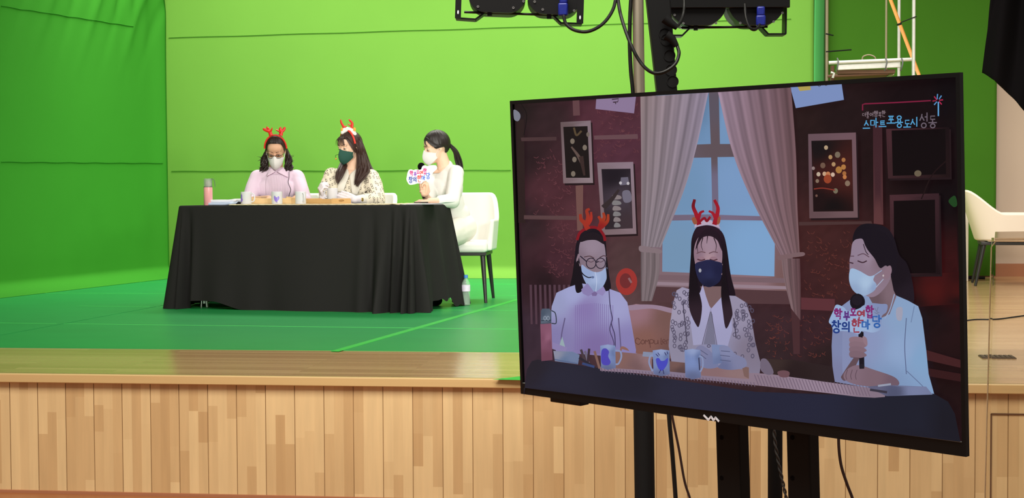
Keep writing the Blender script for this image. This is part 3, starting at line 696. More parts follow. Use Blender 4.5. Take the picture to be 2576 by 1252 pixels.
def lamp(label, ox, Dl, tilt, cells, plate, feet, sides, stubs, screws, conn, rail):
    k_ = Dl / F; o_ = P(ox, 0, Dl); R_ = Matrix.Rotation(math.radians(tilt), 3, ey); ax = R_ @ ex * k_; az = R_ @ ez * k_
    def loc(px, py, dy=0): return o_ + ax * (px - ox) - az * py + ey * dy
    t = thing('stage_light', label, 'lamp', o_, 'stage lights on the lamp stand')
    for (x0, y0, x1, y1, r) in cells:
        MB().prism([(u - ox, -v) for u, v in rrect(x0, y0, x1, y1, r)], o_, ax, az, ey * .13).build('lamp_cell', M['black'], t, ang=30)
        MB().prism([(u - ox, -v) for u, v in rrect(x0 + 6, y0 + 6, x1 - 6, y1 - 6, r - 6)], o_ + ey * .13, ax, az, ey * .004).build('lens', M['ceramic'], t, ang=30)
    for (x0, y0, x1, y1) in plate:
        MB().prism([(x0 - ox, -y0), (x1 - ox, -y0), (x1 - ox, -y1), (x0 - ox, -y1)], o_ - ey * .018, ax, az, ey * .016).build('back_plate', M['black_plastic'], t, smooth=False, bevel=.002)
    for pts in feet:
        pw = [loc(*p, .05) for p in pts]; mb = MB()
        for i in range(len(pw) - 1):
            d_ = (pw[i + 1] - pw[i]).normalized(); n_ = d_.cross(ey).normalized() * .0025; q0, q1 = pw[i], pw[i + 1]
            mb.add([q0 - n_ - ey * .03, q1 - n_ - ey * .03, q1 + n_ - ey * .03, q0 + n_ - ey * .03, q0 - n_ + ey * .03, q1 - n_ + ey * .03, q1 + n_ + ey * .03, q0 + n_ + ey * .03], [(0, 1, 2, 3), (7, 6, 5, 4), (0, 4, 5, 1), (1, 5, 6, 2), (2, 6, 7, 3), (3, 7, 4, 0)])
        mb.build('yoke', M['black'], t, smooth=False)
    for (x0, y0, x1, y1) in sides:
        pl = [(x0 - ox, -y0), (x1 - ox, -y0), (x1 - ox, -y1), (x0 - ox, -y1)]
        MB().prism(pl, o_ - ey * .004, ax, az, ey * .004).build('side_bracket', M['black'], t, smooth=False)
        c_ = ((x0 + x1) / 2 - ox, -(y1 - 15)); MB().prism([(c_[0] + 2 * math.cos(a), c_[1] + 5 * math.sin(a)) for a in [k * .5236 for k in range(12)]], o_ - ey * .0052, ax, az, ey * .001).build('slot', M['sign_white'], t, smooth=False)
    (x0, y0), (x1, y1) = rail
    MB().tube([loc(x0, y0, .03), loc(x1, y1, .03)], .004, 6).build('rail', M['black'], t)
    for (x, y) in stubs: MB().box(loc(x, y, .02), (.013, .013, .012)).build('stub', M['black'], t, smooth=False)
    for (x, y) in screws: MB().lathe([(.0038, 0), (.0038, .003), (.0022, .003), (.0022, .001), (.0001, .001)], loc(x, y, 0), 14, 0, (-ey).to_track_quat('Z', 'Y').to_matrix()).build('screw', M['screw'], t)
    x, y0, y1, w_ = conn; mb = MB()
    mb.box((loc(x, y0, -.03) + loc(x, (y0 + y1) / 2, -.03)) / 2, (w_ * k_ * .84, .026, (y1 - y0) / 2 * k_)); mb.box((loc(x, y1, -.03) + loc(x, (y0 + y1) / 2, -.03)) / 2, (w_ * k_, .030, (y1 - y0) / 2 * k_ + .004))
    mb.build('power_connector', M['blue'], t, bevel=.005, seg=3)
lamp('left black lamp panel with a blue power connector, at the top edge of the view', 1307, 4.7, 2.2,
     [(1178, -112, 1322, 33, 42), (1328, -112, 1462, 33, 42), (1178, -262, 1322, -116, 42), (1328, -262, 1462, -116, 42)], [(1185, -250, 1455, -90)],
     [[(1147, 48), (1197, 50), (1226, 28)], [(1392, 32), (1414, 52), (1467, 52)]], [(1146, -140, 1161, 51), (1452, -140, 1469, 54)],
     [(1233, 36), (1383, 38)], [(1203, 20), (1292, 20), (1317, 3), (1345, 3), (1366, 22), (1445, 22), (1464, 6)], (1417, -20, 38, 24), ((1168, 32), (1405, 32)))
lamp('right black lamp panel with a blue connector, beside the leaning socket strip', 1830, 4.78, 0,
     [(1682, -96, 1828, 63, 56), (1832, -96, 1974, 63, 56), (1682, -260, 1828, -100, 56), (1832, -260, 1974, -100, 56)], [(1683, -240, 1985, 21)],
     [[(1690, 86), (1719, 86), (1740, 65)], [(1919, 66), (1936, 84), (1980, 84), (1981, 10)]], [],
     [(1752, 69)], [(1697, 37), (1719, 58), (1801, 58), (1778, 10), (1902, 10), (1862, 58), (1946, 55), (1968, 33)], (1910, 20, 67, 24), ((1715, 66), (1935, 65)))
# leaning socket strip
D = 4.62
t = thing('socket_strip', 'long black socket strip leaning beside the steel pole, two plugs in it', 'power strip', P(1690, 300, D))
tl_, tr2, bl_, br2 = P(1623, -40, D), P(1684, -40, D), P(1664, 330, D), P(1712, 330, D)
def q4(a, b, c, d, dep, name, m, **kw): MB().add([a, b, c, d, a + ey * dep, b + ey * dep, c + ey * dep, d + ey * dep], [(0, 1, 2, 3), (7, 6, 5, 4), (0, 4, 5, 1), (1, 5, 6, 2), (2, 6, 7, 3), (3, 7, 4, 0)]).build(name, m, t, smooth=False, **kw)
q4(bl_, br2, tr2, tl_, .05, 'housing', M['black_plastic'], bevel=.004)
for (x, y) in ((1672, 85), (1676, 100), (1684, 140), (1688, 176), (1692, 205)):
    MB().lathe([(.018, 0), (.018, .003), (.016, .003), (.016, .0005), (.0001, .0005)], P(x, y, D - .001), 24, 0, (-ey).to_track_quat('Z', 'Y').to_matrix()).build('socket', M['soft_black'], t)
MB().tube([P(1614, 300, D + .12), P(1690, 300, D + .03)], .008, 8).build('clamp', M['black'], t)
for pts in (((1672, 46), (1684, 56), (1704, 70)), ((1676, 88), (1690, 97), (1702, 116))):
    MB().tube([P(*p, D - .03) for p in pts], [.015, .013, .008], 12).build('plug', M['soft_black'], t)
def cable(label, pts, r, m='cable', k=7, name='power_cable', grp='cables around the lamp stand'):
    return tag(MB().tube(crv([P(*p) for p in pts], k), r, 9).build(name, M[m], None), label, 'cable', grp)
cable('black cable looping from the left blue connector up beside the pole', [(1418, 40, 4.66), (1424, 60, 4.62), (1446, 76, 4.6), (1480, 79, 4.6), (1516, 60, 4.62), (1542, 24, 4.64), (1552, -20, 4.66)], .0052)
cable('black cable swinging in front of the pole into the lower plug of the socket strip', [(1552, -20, 4.66), (1562, 40, 4.6), (1586, 110, 4.56), (1612, 158, 4.55), (1640, 182, 4.54), (1668, 182, 4.54), (1697, 163, 4.55), (1708, 136, 4.57), (1704, 116, 4.59)], .0052)
cable('grey-black cable dropping from the right lamp into the upper plug of the socket strip', [(1721, -20, 4.7), (1721, 20, 4.68), (1716, 45, 4.66), (1706, 64, 4.62), (1696, 66, 4.59)], .0045)
cable('short black cable looped under the right blue connector', [(1874, 10, 4.72), (1876, 40, 4.71), (1884, 66, 4.7), (1896, 75, 4.7), (1906, 70, 4.72), (1911, 62, 4.74)], .0045)
cable('thick black cable running down the left side of the steel pole', [(1589, -30, 4.73), (1585, 40, 4.73), (1584, 110, 4.73), (1587, 180, 4.73), (1592, 232, 4.73), (1596, 330, 4.73)], .0062)

# ------------------------------------------------------------------ television on its stand
pTL, pTR, pBL = Vector((-.494, 3.725, 1.617)), Vector((.454, 2.933, 1.613)), Vector((-.474, 3.752, .898))
vx = (pTR - pTL); WT = vx.length - .006; vx.normalize(); vz = (pTL - pBL); HT = vz.length; vz.normalize(); vy = vz.cross(vx).normalized()
if vy.dot(_f) < 0: vy = -vy                        # away from the viewer
def onTV(px, py, off=0):
    d_ = ray(px, py); o_ = pTL + vy * off; return CAM + d_ * ((o_ - CAM).dot(vy) / d_.dot(vy))
def uvTV(px, py): q_ = onTV(px, py) - pTL; return q_.dot(vx), q_.dot(vz)
def tvp(u, v, off=0): return pTL + vx * u + vz * v + vy * off
tv = thing('television', 'large black flat television on a stand, showing the three seated people in a studio room', 'television', tvp(WT / 2, -HT, .03))
RTV = Matrix((vx, vy, vz)).transposed()
def tbox(u0, u1, v0, v1, o0, o1, name, m, par=tv, **k):
    return MB().box(tvp((u0 + u1) / 2, (v0 + v1) / 2, (o0 + o1) / 2), (abs(u1 - u0), abs(o1 - o0), abs(v1 - v0)), RTV).build(name, m, par, smooth=False, **k)
B1, B2 = .0085, .0265
mb = MB()
for (u0, u1, v0, v1) in ((0, WT, -B1, 0), (0, WT, -HT, -HT + B2), (0, B1, -HT + B2, -B1), (WT - B1, WT, -HT + B2, -B1)):
    mb.box(tvp((u0 + u1) / 2, (v0 + v1) / 2, .006), (u1 - u0, .012, v1 - v0), RTV)
mb.build('bezel', M['tv_black'], tv, smooth=False)
tbox(.10, WT - .10, -HT + .012, -.05, .0121, .060, 'back_shell', M['tv_black'], bevel=.006)
tbox(B1, WT - B1, -HT + B2, -HT + B2 + .0016, -.0006, .004, 'trim_line', M['grey_strap'])
mb = MB(); zz = [uvTV(*p) for p in ((1771, 1044), (1782, 1055), (1789, 1047), (1795, 1056.5), (1800, 1049.5), (1808, 1058.5))]
for i in range(5):
    a, b = Vector(zz[i]), Vector(zz[i + 1]); d_ = (b - a).normalized(); n_ = Vector((-d_.y, d_.x)) * .0021; a -= d_ * .0012; b += d_ * .0012
    mb.prism([tuple(a + n_), tuple(b + n_), tuple(b - n_), tuple(a - n_)], pTL - vy * .0012, vx, vz, vy * .0013)
mb.build('logo', M['sign_white'], tv, smooth=False)
a, b = onTV(1396, 1000, .05), onTV(1470, 1016, .05)
MB().box((a + b) / 2 + vz * .012, (.105, .03, .035), RTV).build('lower_bracket', M['black'], tv, smooth=False, bevel=.002)
ts = thing('television_stand', 'black metal stand below the television with two drilled rails', 'stand', tvp(WT / 2, -HT, .1) * 1)
for (pa_, pb2, dd) in (((1799, 1060), (1858, 1065), .085), ((1977, 1080), (2035, 1085), .085)):
    a = onTV(*pa_, dd); b = onTV(*pb2, dd); ua = (a - pTL).dot(vx); ub = (b - pTL).dot(vx); zb = -(pTL.z - .05) / vz.z
    tbox(ua, ub, zb, -.28, dd, dd + .035, 'rail', M['soft_black'], ts, bevel=.003)
    rail = ts.children[-1]
    for yy in (1100, 1202, 1305):
        c_ = onTV(pa_[0] + 16, yy, dd - .0006); MB().lathe([(.0055, 0), (.0001, .0002)], c_, 16, 0, (-vy).to_track_quat('Z', 'Y').to_matrix()).build('bolt_hole', M['drape'], rail, smooth=False)
rp = P(1950, 1160, 3.7); MB().tube([(rp.x, rp.y, .05), (rp.x, rp.y, 1.30)], .0175, 16).build('rear_post', M['soft_black'], ts)
for s_ in (1, -1):
    q = tvp(WT / 2 + s_ * .30, 0, .12); MB().box((q.x, q.y + .05, .03), (.07, .7, .06), rotz(-40)).build('foot', M['soft_black'], ts, smooth=False, bevel=.006)
q = tvp(WT / 2, 0, .12); MB().box((q.x, q.y, .065), (.85, .06, .05), rotz(-40)).build('base_beam', M['soft_black'], ts, smooth=False, bevel=.004)
tbox(.36, .90, -.44, -.30, .062, .086, 'mount_plate', M['soft_black'], ts)
g2 = 'cables hanging below the television'
cable('thick black cable hanging below the left half of the television', [(1681, 1000, 4.2), (1684, 1060, 4.2), (1692, 1150, 4.2), (1700, 1260, 4.2), (1704, 1330, 4.2)], .0062, 'cable', 7, 'hanging_cable', g2)
cable('thin brown cable curving right beside the thick black one below the television', [(1684, 1000, 4.15), (1692, 1052, 4.15), (1708, 1130, 4.15), (1722, 1210, 4.15), (1738, 1262, 4.15), (1750, 1330, 4.15)], .0034, 'cable_brown', 7, 'hanging_cable', g2)
cable('thin brown cable hanging alone at the right under the television', [(2110, 1060, 3.6), (2110, 1120, 3.6), (2116, 1170, 3.6), (2130, 1215, 3.6), (2147, 1262, 3.6), (2160, 1330, 3.6)], .0036, 'cable_brown', 7, 'hanging_cable', g2)
ta = crv([P(1946, 1050, 3.62), P(1950, 1110, 3.62), P(1960, 1170, 3.62), P(1972, 1225, 3.62), P(1982, 1275, 3.62), P(1990, 1340, 3.62)], 16); mb = MB()
for ph in (0, math.pi):
    mb.tube([p + (_x * math.cos(i * .55 + ph) + _f * math.sin(i * .55 + ph)) * .0024 for i, p in enumerate(ta)], .0021, 7)
tag(mb.build('hanging_cable', M['rope'], None), 'twisted grey cable hanging in front of the rear post of the stand', 'cable', g2)
# ------------------------------------------------------------------ the picture shown on the television: flat coloured shapes on the screen
def emissive(name):
    m = bpy.data.materials.new(name); m.use_nodes = True; nt = m.node_tree; b = nt.nodes['Principled BSDF']
    at = nt.nodes.new('ShaderNodeAttribute'); at.attribute_name = 'tone'
    b.inputs['Base Color'].default_value = (.003, .003, .0035, 1); b.inputs['Roughness'].default_value = .3; b.inputs['Specular IOR Level'].default_value = .06
    nt.links.new(at.outputs['Color'], b.inputs['Emission Color']); b.inputs['Emission Strength'].default_value = .95
    return m
M['screen'] = emissive('television_picture')
class Screen:
    def __init__(s): s.v = []; s.t = []; s.c = []; s.z = 0
    def put(s, vs, tris, colf):
        n = len(s.v); s.z += 1; off = .0072 - s.z * .000012
        for (x, y) in vs:
            s.v.append(tuple(onTV(x, y, off))); s.c.append((*colf(x, y), 1))
        s.t += [tuple(n + i for i in t_) for t_ in tris]
    def colf(s, c):
        if callable(c): return c
        if isinstance(c[0], (int, float)): l = lin(c); return lambda x, y: l
        pts = [(x, y, lin(k)) for x, y, k in c]
        def f_(x, y):
            W = 0; a = [0, 0, 0]
            for px, py, k in pts:
                w_ = 1 / ((x - px) ** 2 + (y - py) ** 2 + 30) ** 1.5; W += w_
                for i in range(3): a[i] += w_ * k[i]
            return tuple(v / W for v in a)
        return f_
    def fill(s, pts, c, smooth=False, cell=None, noise=0):
        if smooth:
            cl = [Vector((x, y, 0)) for x, y in pts]; n = len(cl); out = []
            for i in range(n):
                a_, b_, c_, d_ = cl[i - 1], cl[i], cl[(i + 1) % n], cl[(i + 2) % n]
                for j in range(5):
                    t = j / 5; out.append(.5 * ((2 * b_) + (c_ - a_) * t + (2 * a_ - 5 * b_ + 4 * c_ - d_) * t * t + (3 * b_ - a_ - 3 * c_ + d_) * t ** 3))
            pts = [(p.x, p.y) for p in out]
        flat = (not callable(c)) and isinstance(c[0], (int, float))
        vs = [Vector(p) for p in pts]; n = len(vs); ed = [(i, (i + 1) % n) for i in range(n)]
        if not flat or cell:
            cell = cell or 9
            xs = [p[0] for p in pts]; ys = [p[1] for p in pts]
            y = min(ys) + cell / 2
            while y < max(ys):
                x = min(xs) + cell / 2
                while x < max(xs):
                    inside = False; j = n - 1
                    for i in range(n):
                        if (ys[i] > y) != (ys[j] > y) and x < (xs[j] - xs[i]) * (y - ys[i]) / (ys[j] - ys[i]) + xs[i]: inside = not inside
                        j = i
                    if inside: vs.append(Vector((x, y)))
                    x += cell
                y += cell
        r_ = geometry.delaunay_2d_cdt(vs, ed, [list(range(n))], 1, 1e-4)
        cf = s.colf(c)
        if noise:
            base = cf
            def cf(x, y):
                k = 1 + noise * (rnd.random() * 2 - 1); return tuple(v * k for v in base(x, y))
        s.put([(p.x, p.y) for p in r_[0]], [t_ for t_ in r_[2]], cf)
    def line(s, pts, w_, c, smooth=True, closed=False):
        pl = [Vector((x, y, 0)) for x, y in pts]
        if smooth and len(pl) > 2: pl = crv(pl, 5)
        k = len(pl); ws = w_ if isinstance(w_, (list, tuple)) else [w_, w_]
        vs = []
        for i, p in enumerate(pl):
            d_ = pl[min(i + 1, k - 1)] - pl[max(i - 1, 0)]
            d_ = d_.normalized() if d_.length > 1e-6 else Vector((1, 0, 0)); nn = Vector((-d_.y, d_.x, 0)); w2 = (ws[0] + (ws[-1] - ws[0]) * i / max(1, k - 1)) / 2
            if i == 0: p = p - d_ * w2 * .5
            if i == k - 1: p = p + d_ * w2 * .5
            vs += [(p + nn * w2)[:2], (p - nn * w2)[:2]]
        s.put(vs, [(2 * i, 2 * i + 1, 2 * i + 3, 2 * i + 2) for i in range(k - 1)], s.colf(c))
    def disc(s, x, y, rx, ry, c, n=22, **k):
        s.fill([(x + rx * math.cos(2 * math.pi * i / n), y + ry * math.sin(2 * math.pi * i / n)) for i in range(n)], c, **k)
    def ring(s, x, y, rx, ry, w_, c, n=26):
        vs = []
        for i in range(n):
            a = 2 * math.pi * i / n; vs += [(x + (rx + w_ / 2) * math.cos(a), y + (ry + w_ / 2) * math.sin(a)), (x + (rx - w_ / 2) * math.cos(a), y + (ry - w_ / 2) * math.sin(a))]
        s.put(vs, [(2 * i, 2 * i + 1, (2 * i + 3) % (2 * n), (2 * i + 2) % (2 * n)) for i in range(n)], s.colf(c))

# strokes of the written syllables, each letter in a unit box (x right, y down)
def arc(cx_, cy_, rx, ry, a0=0, a1=360, n=16): return [(cx_ + rx * math.cos(math.radians(a0 + (a1 - a0) * i / n)), cy_ + ry * math.sin(math.radians(a0 + (a1 - a0) * i / n))) for i in range(n + 1)]
JA = {'g': [[(.1, .1), (.9, .1), (.82, .95)]], 'n': [[(.12, .05), (.12, .9), (.95, .9)]], 'd': [[(.92, .08), (.12, .08), (.12, .92), (.95, .92)]],
      'r': [[(.1, .05), (.9, .05), (.9, .48), (.1, .48), (.1, .95), (.95, .95)]], 'm': [[(.1, .08), (.9, .08), (.9, .92), (.1, .92), (.1, .08)]],
      'b': [[(.12, 0), (.12, .95), (.88, .95), (.88, 0)], [(.12, .48), (.88, .48)]], 's': [[(.5, .02), (.42, .4), (.05, .95)], [(.46, .35), (.95, .95)]],
      'o': [arc(.5, .5, .44, .46)], 'c': [[(.35, -.08), (.65, -.08)], [(.08, .18), (.92, .18)], [(.5, .2), (.4, .55), (.05, .98)], [(.46, .5), (.95, .98)]],
      't': [[(.92, .05), (.1, .05), (.1, .95), (.95, .95)], [(.1, .5), (.88, .5)]], 'p': [[(.05, .06), (.95, .06)], [(.05, .94), (.95, .94)], [(.3, .08), (.34, .92)], [(.7, .08), (.66, .92)]],
      'h': [[(.3, -.1), (.7, -.1)], [(.05, .18), (.95, .18)], arc(.5, .66, .36, .32)]}
VO = {'a': [[(.3, 0), (.3, 1)], [(.3, .48), (.95, .48)]], 'eo': [[(.75, 0), (.75, 1)], [(.1, .48), (.75, .48)]], 'yeo': [[(.75, 0), (.75, 1)], [(.1, .33), (.75, .33)], [(.1, .66), (.75, .66)]],
      'i': [[(.5, 0), (.5, 1)]], 'ae': [[(.2, 0), (.2, 1)], [(.2, .5), (.75, .5)], [(.78, 0), (.78, 1)]],
      'o_': [[(.5, .05), (.5, .8)], [(0, .8), (1, .8)]], 'u': [[(0, .2), (1, .2)], [(.5, .2), (.5, 1)]], 'yo': [[(.33, .05), (.33, .8)], [(.67, .05), (.67, .8)], [(0, .8), (1, .8)]], 'eu': [[(0, .5), (1, .5)]]}
def syl(ini, vow, fin=None):
    out = []
    def put(st, x, y, w_, h): out.extend([[(x + u * w_, y + v * h) for u, v in l] for l in st])
    hh = .56 if fin else 1
    if vow == 'ui': put(JA[ini], .05, .08, .55, .42); put(VO['eu'], 0, .55, .68, .3); put(VO['i'], .72, 0, .25, 1)
    elif vow in ('a', 'eo', 'yeo', 'i', 'ae'): put(JA[ini], .02, .08 if hh < 1 else .2, .56, hh - .12 if hh < 1 else .62); put(VO[vow], .62, 0, .38, hh if hh < 1 else 1)
    else:
        h2 = .30 if fin else .48; put(JA[ini], .18, .04, .64, h2); put(VO[vow], 0, h2 + .07, 1, .26 if fin else .42)
    if fin: put(JA[fin], .2, .66, .64, .34)
    return out
def write(draw, txt, org, ex_, ey_):       # draw each stroke after mapping the unit box
    for st in syl(*txt): draw([(org[0] + u * ex_[0] + v * ey_[0], org[1] + u * ex_[1] + v * ey_[1]) for u, v in st])

sc = Screen()
cTL, cTR, cBR, cBL = (1291, 262), (2412, 190), (2429, 1125), (1317, 975)
u0, v0 = B1 - .001, -B1 + .001; u1, v1 = WT - B1 + .001, -HT + B2 - .001
cor = [proj(tvp(u, v, .0072))[:2] for u, v in ((u0, v0), (u1, v0), (u1, v1), (u0, v1))]
# studio wall
wallc = [(1300, 270, (36, 27, 27)), (1320, 400, (44, 28, 32)), (1390, 300, (52, 34, 38)), (1500, 310, (86, 46, 58)), (1560, 380, (84, 46, 60)), (1380, 480, (78, 42, 50)), (1440, 560, (84, 46, 54)), (1330, 560, (50, 33, 38)),
         (1400, 660, (70, 38, 48)), (1370, 700, (40, 24, 30)), (1330, 850, (58, 42, 54)), (1590, 650, (82, 58, 60)), (1560, 760, (92, 66, 68)), (1620, 560, (84, 56, 60)), (2030, 300, (40, 24, 24)), (2100, 290, (34, 20, 22)), (2180, 400, (32, 16, 18)), (2300, 260, (20, 8, 12)), (2400, 240, (12, 6, 10)),
         (2390, 500, (15, 7, 11)), (2300, 400, (17, 9, 12)), (2050, 600, (66, 34, 34)), (2100, 680, (66, 34, 34)), (2030, 720, (62, 32, 34)), (2050, 830, (58, 34, 40)), (2080, 900, (44, 30, 32)), (2330, 700, (60, 16, 18)), (2400, 700, (52, 14, 16)), (2340, 800, (28, 15, 18)), (2390, 950, (30, 14, 16)), (1960, 820, (60, 38, 44)), (1950, 880, (52, 36, 40))]
wallc = [(x, y, tuple(v * .97 for v in c)) for x, y, c in wallc]
sc.fill(cor, wallc, cell=14, noise=.10)
for k in range(420):                                                  # straw-like flecks of the wall covering
    x, y = rnd.choice(((rnd.uniform(1350, 1450), rnd.uniform(380, 540)), (rnd.uniform(1500, 1605), rnd.uniform(250, 400)), (rnd.uniform(1380, 1450), rnd.uniform(560, 700)), (rnd.uniform(2030, 2140), rnd.uniform(580, 745)), (rnd.uniform(1930, 2080), rnd.uniform(790, 900))))
    a = rnd.uniform(0, 6.3); l = rnd.uniform(3, 9); q = rnd.random(); sc.line([(x, y), (x + math.cos(a) * l + 2, y + math.sin(a) * l * .5 + 3), (x + math.cos(a) * l * 1.6, y + math.sin(a) * l)], 1.1, (88 + 24 * q, 48 + 16 * q, 56 + 14 * q) if x < 1700 else (84 + 30 * q, 42 + 16 * q, 36 + 16 * q))
# timber battens
BM = [(1400, 500, (92, 66, 68)), (1600, 340, (98, 70, 74)), (1320, 420, (62, 46, 46))]
sc.fill([(1300, 300), (1318, 300), (1322, 560), (1304, 560)], (44, 30, 30)); sc.fill([(1440, 246), (1457, 245), (1459, 290), (1442, 291)], (98, 66, 70))
sc.fill([(1310, 346), (1400, 344), (1400, 353), (1312, 355)], (74, 52, 54)); sc.fill([(1494, 341), (1604, 337), (1605, 349), (1495, 351)], (102, 72, 78))
sc.fill([(1448, 467), (1467, 465), (1466, 580), (1452, 580)], (112, 78, 74)); sc.fill([(1318, 541), (1450, 543), (1450, 553), (1318, 551)], BM)
sc.fill([(2196, 315), (2219, 314), (2222, 565), (2198, 562)], [(2205, 320, (62, 34, 40)), (2205, 450, (64, 36, 42)), (2210, 560, (92, 54, 56))], cell=12); sc.fill([(2010, 558), (2192, 556), (2194, 563), (2010, 567)], (74, 50, 50))
sc.fill([(2015, 748), (2100, 752), (2100, 782), (2015, 778)], (92, 48, 54)); sc.fill([(1990, 775), (2012, 775), (2012, 890), (1996, 890)], (72, 44, 48))
sc.fill([(1925, 902), (1990, 904), (2096, 922), (2096, 966), (1925, 946)], [(1940, 905, (58, 44, 42)), (2080, 925, (44, 32, 34)), (2000, 945, (40, 28, 30))], cell=10)
for i in range(9): sc.fill([(1332 + i * 12, 716), (1338 + i * 12, 716), (1340 + i * 12, 815), (1335 + i * 12, 815)], (82, 58, 70))
sc.fill([(2280, 690), (2414, 684), (2417, 764), (2296, 772)], [(2290, 692, (40, 12, 14)), (2350, 694, (64, 16, 18)), (2410, 690, (48, 12, 14)), (2350, 730, (72, 18, 18)), (2410, 730, (62, 16, 16)), (2300, 768, (36, 14, 16)), (2410, 762, (34, 12, 14))], cell=8)
sc.fill([(2330, 880), (2416, 905), (2418, 925), (2330, 905)], (66, 32, 34)); sc.fill([(2330, 925), (2418, 940), (2420, 960), (2330, 945)], (52, 24, 26))
# hung sheets of paper at the top
sc.fill([(1500, 249), (1600, 242), (1595, 285), (1498, 274)], (140, 120, 152)); sc.line([(1540, 250), (1556, 248), (1554, 256), (1542, 257), (1548, 257), (1549, 261)], 2.6, (60, 44, 56), smooth=False)
sc.fill([(1988, 219), (2117, 209), (2123, 251), (2002, 272)], (124, 144, 192)); sc.fill([(2006, 217), (2038, 214), (2040, 226), (2012, 229)], (178, 158, 84)); sc.line(arc(2061, 212, 4, 5, 0, 180), 1.6, (70, 74, 92)); sc.line(arc(2078, 210, 4, 5, 0, 180), 1.6, (90, 92, 112))
# framed pictures
def frame(o_, i_, co, ci):
    sc.fill([(x + 4, y + 5) for x, y in o_], (34, 20, 24)); sc.fill(o_, co, cell=20); sc.fill(i_, ci, cell=12)
frame([(1410, 307), (1486, 303), (1492, 460), (1417, 461)], [(1417, 319), (1478, 317), (1484, 447), (1424, 447)], [(1420, 310, (104, 86, 88)), (1480, 310, (132, 114, 122)), (1490, 450, (140, 122, 128)), (1420, 450, (122, 102, 106))], (26, 20, 20))
for x, y in ((1440, 355), (1471, 371), (1445, 401), (1442, 437)): sc.disc(x, y, 5.5, 7, (122, 110, 98))
sc.line([(1438, 370), (1452, 388), (1464, 408)], [4, 10], (96, 78, 72)); sc.line([(1462, 396), (1470, 440)], [12, 5], (58, 42, 40)); sc.disc(1479, 338, 4, 6, (112, 100, 92)); sc.line([(1444, 322), (1450, 340), (1462, 330)], 5, (86, 70, 50))
frame([(1502, 409), (1593, 407), (1601, 588), (1515, 591)], [(1513, 425), (1586, 424), (1592, 574), (1522, 577)], [(1510, 415, (128, 110, 118)), (1590, 415, (140, 120, 132)), (1600, 580, (134, 112, 120)), (1520, 580, (122, 102, 106))], [(1540, 440, (30, 24, 32)), (1560, 500, (66, 56, 66)), (1530, 560, (44, 36, 42)), (1580, 560, (62, 48, 54))])
sc.fill([(1562, 446), (1580, 445), (1583, 464), (1560, 466)], (104, 98, 114)); sc.disc(1561, 460, 3.6, 4, (190, 184, 190)); sc.disc(1580, 461, 3.6, 4, (190, 184, 190))
for i in range(6): sc.fill([(1542 + i * 1.2, 490 + i * 14), (1560 - i * .5, 492 + i * 14), (1562 - i * .3, 500 + i * 14), (1540 + i, 501 + i * 14)], (134 - 8 * (i % 2), 122, 124), smooth=True)
sc.line([(1520, 520), (1540, 500), (1556, 478)], [14, 6], (52, 42, 44)); sc.fill([(1566, 482), (1584, 480), (1588, 505), (1570, 508)], (112, 106, 122), smooth=True)
frame([(2033, 337), (2153, 333), (2158, 547), (2036, 549)], [(2041, 354), (2143, 351), (2147, 531), (2046, 532)], [(2040, 345, (104, 80, 88)), (2150, 345, (112, 84, 92)), (2150, 540, (110, 84, 88)), (2040, 540, (98, 74, 78))], [(2060, 370, (22, 16, 18)), (2090, 450, (62, 24, 22)), (2120, 440, (70, 30, 26)), (2095, 520, (18, 12, 14)), (2060, 500, (28, 14, 16))])
for x, y, r_, c_ in ((2078, 371, 5, (176, 152, 122)), (2107, 389, 7, (118, 104, 88)), (2089, 395, 5, (172, 134, 92)), (2097, 413, 5, (176, 140, 100)), (2070, 416, 6.5, (110, 84, 70)), (2046, 423, 4, (140, 120, 118)), (2110, 427, 8, (170, 118, 60)), (2122, 402, 5, (168, 112, 66)), (2122, 420, 6, (176, 120, 66)), (2124, 436, 5, (166, 106, 60)), (2059, 438, 5, (190, 170, 150)), (2074, 437, 5, (196, 160, 130)), (2083, 438, 6, (190, 120, 80)), (2095, 439, 5, (206, 176, 156)), (2125, 445, 5, (190, 120, 70)), (2082, 450, 10, (150, 66, 40)), (2056, 455, 4.5, (130, 108, 92)), (2132, 461, 6.5, (132, 110, 92)), (2102, 480, 6, (116, 108, 88)), (2054, 492, 3, (110, 80, 70))):
    sc.disc(x, y, r_, r_ * 1.12, c_, 14)
sc.line([(2048, 475), (2070, 473), (2100, 478)], 3, (130, 50, 40))
frame([(2229, 324), (2388, 320), (2390, 446), (2234, 449)], [(2243, 328), (2378, 324), (2380, 438), (2246, 442)], [(2235, 330, (70, 40, 46)), (2235, 440, (58, 34, 38)), (2385, 330, (24, 12, 16)), (2385, 440, (30, 16, 18))], (14, 6, 9))
frame([(2238, 490), (2362, 486), (2366, 690), (2242, 692)], [(2248, 505), (2352, 502), (2354, 686), (2250, 688)], [(2240, 500, (72, 42, 48)), (2350, 495, (54, 32, 38)), (2360, 680, (26, 14, 18)), (2242, 600, (56, 34, 38))], (15, 6, 9))
sc.disc(2309, 436, 9, 8, (104, 92, 74)); sc.line([(2318, 500), (2345, 440), (2385, 400)], 3, (30, 16, 18)); sc.fill([(2386, 505), (2402, 492), (2408, 515), (2398, 520)], (30, 66, 30), smooth=True)
sc.line([(1312, 262), (1325, 290), (1318, 340)], 2, (20, 14, 16)); sc.fill([(1292, 277), (1300, 278), (1308, 286), (1309, 296), (1304, 304), (1298, 304), (1293, 298)], (124, 126, 140), smooth=True)
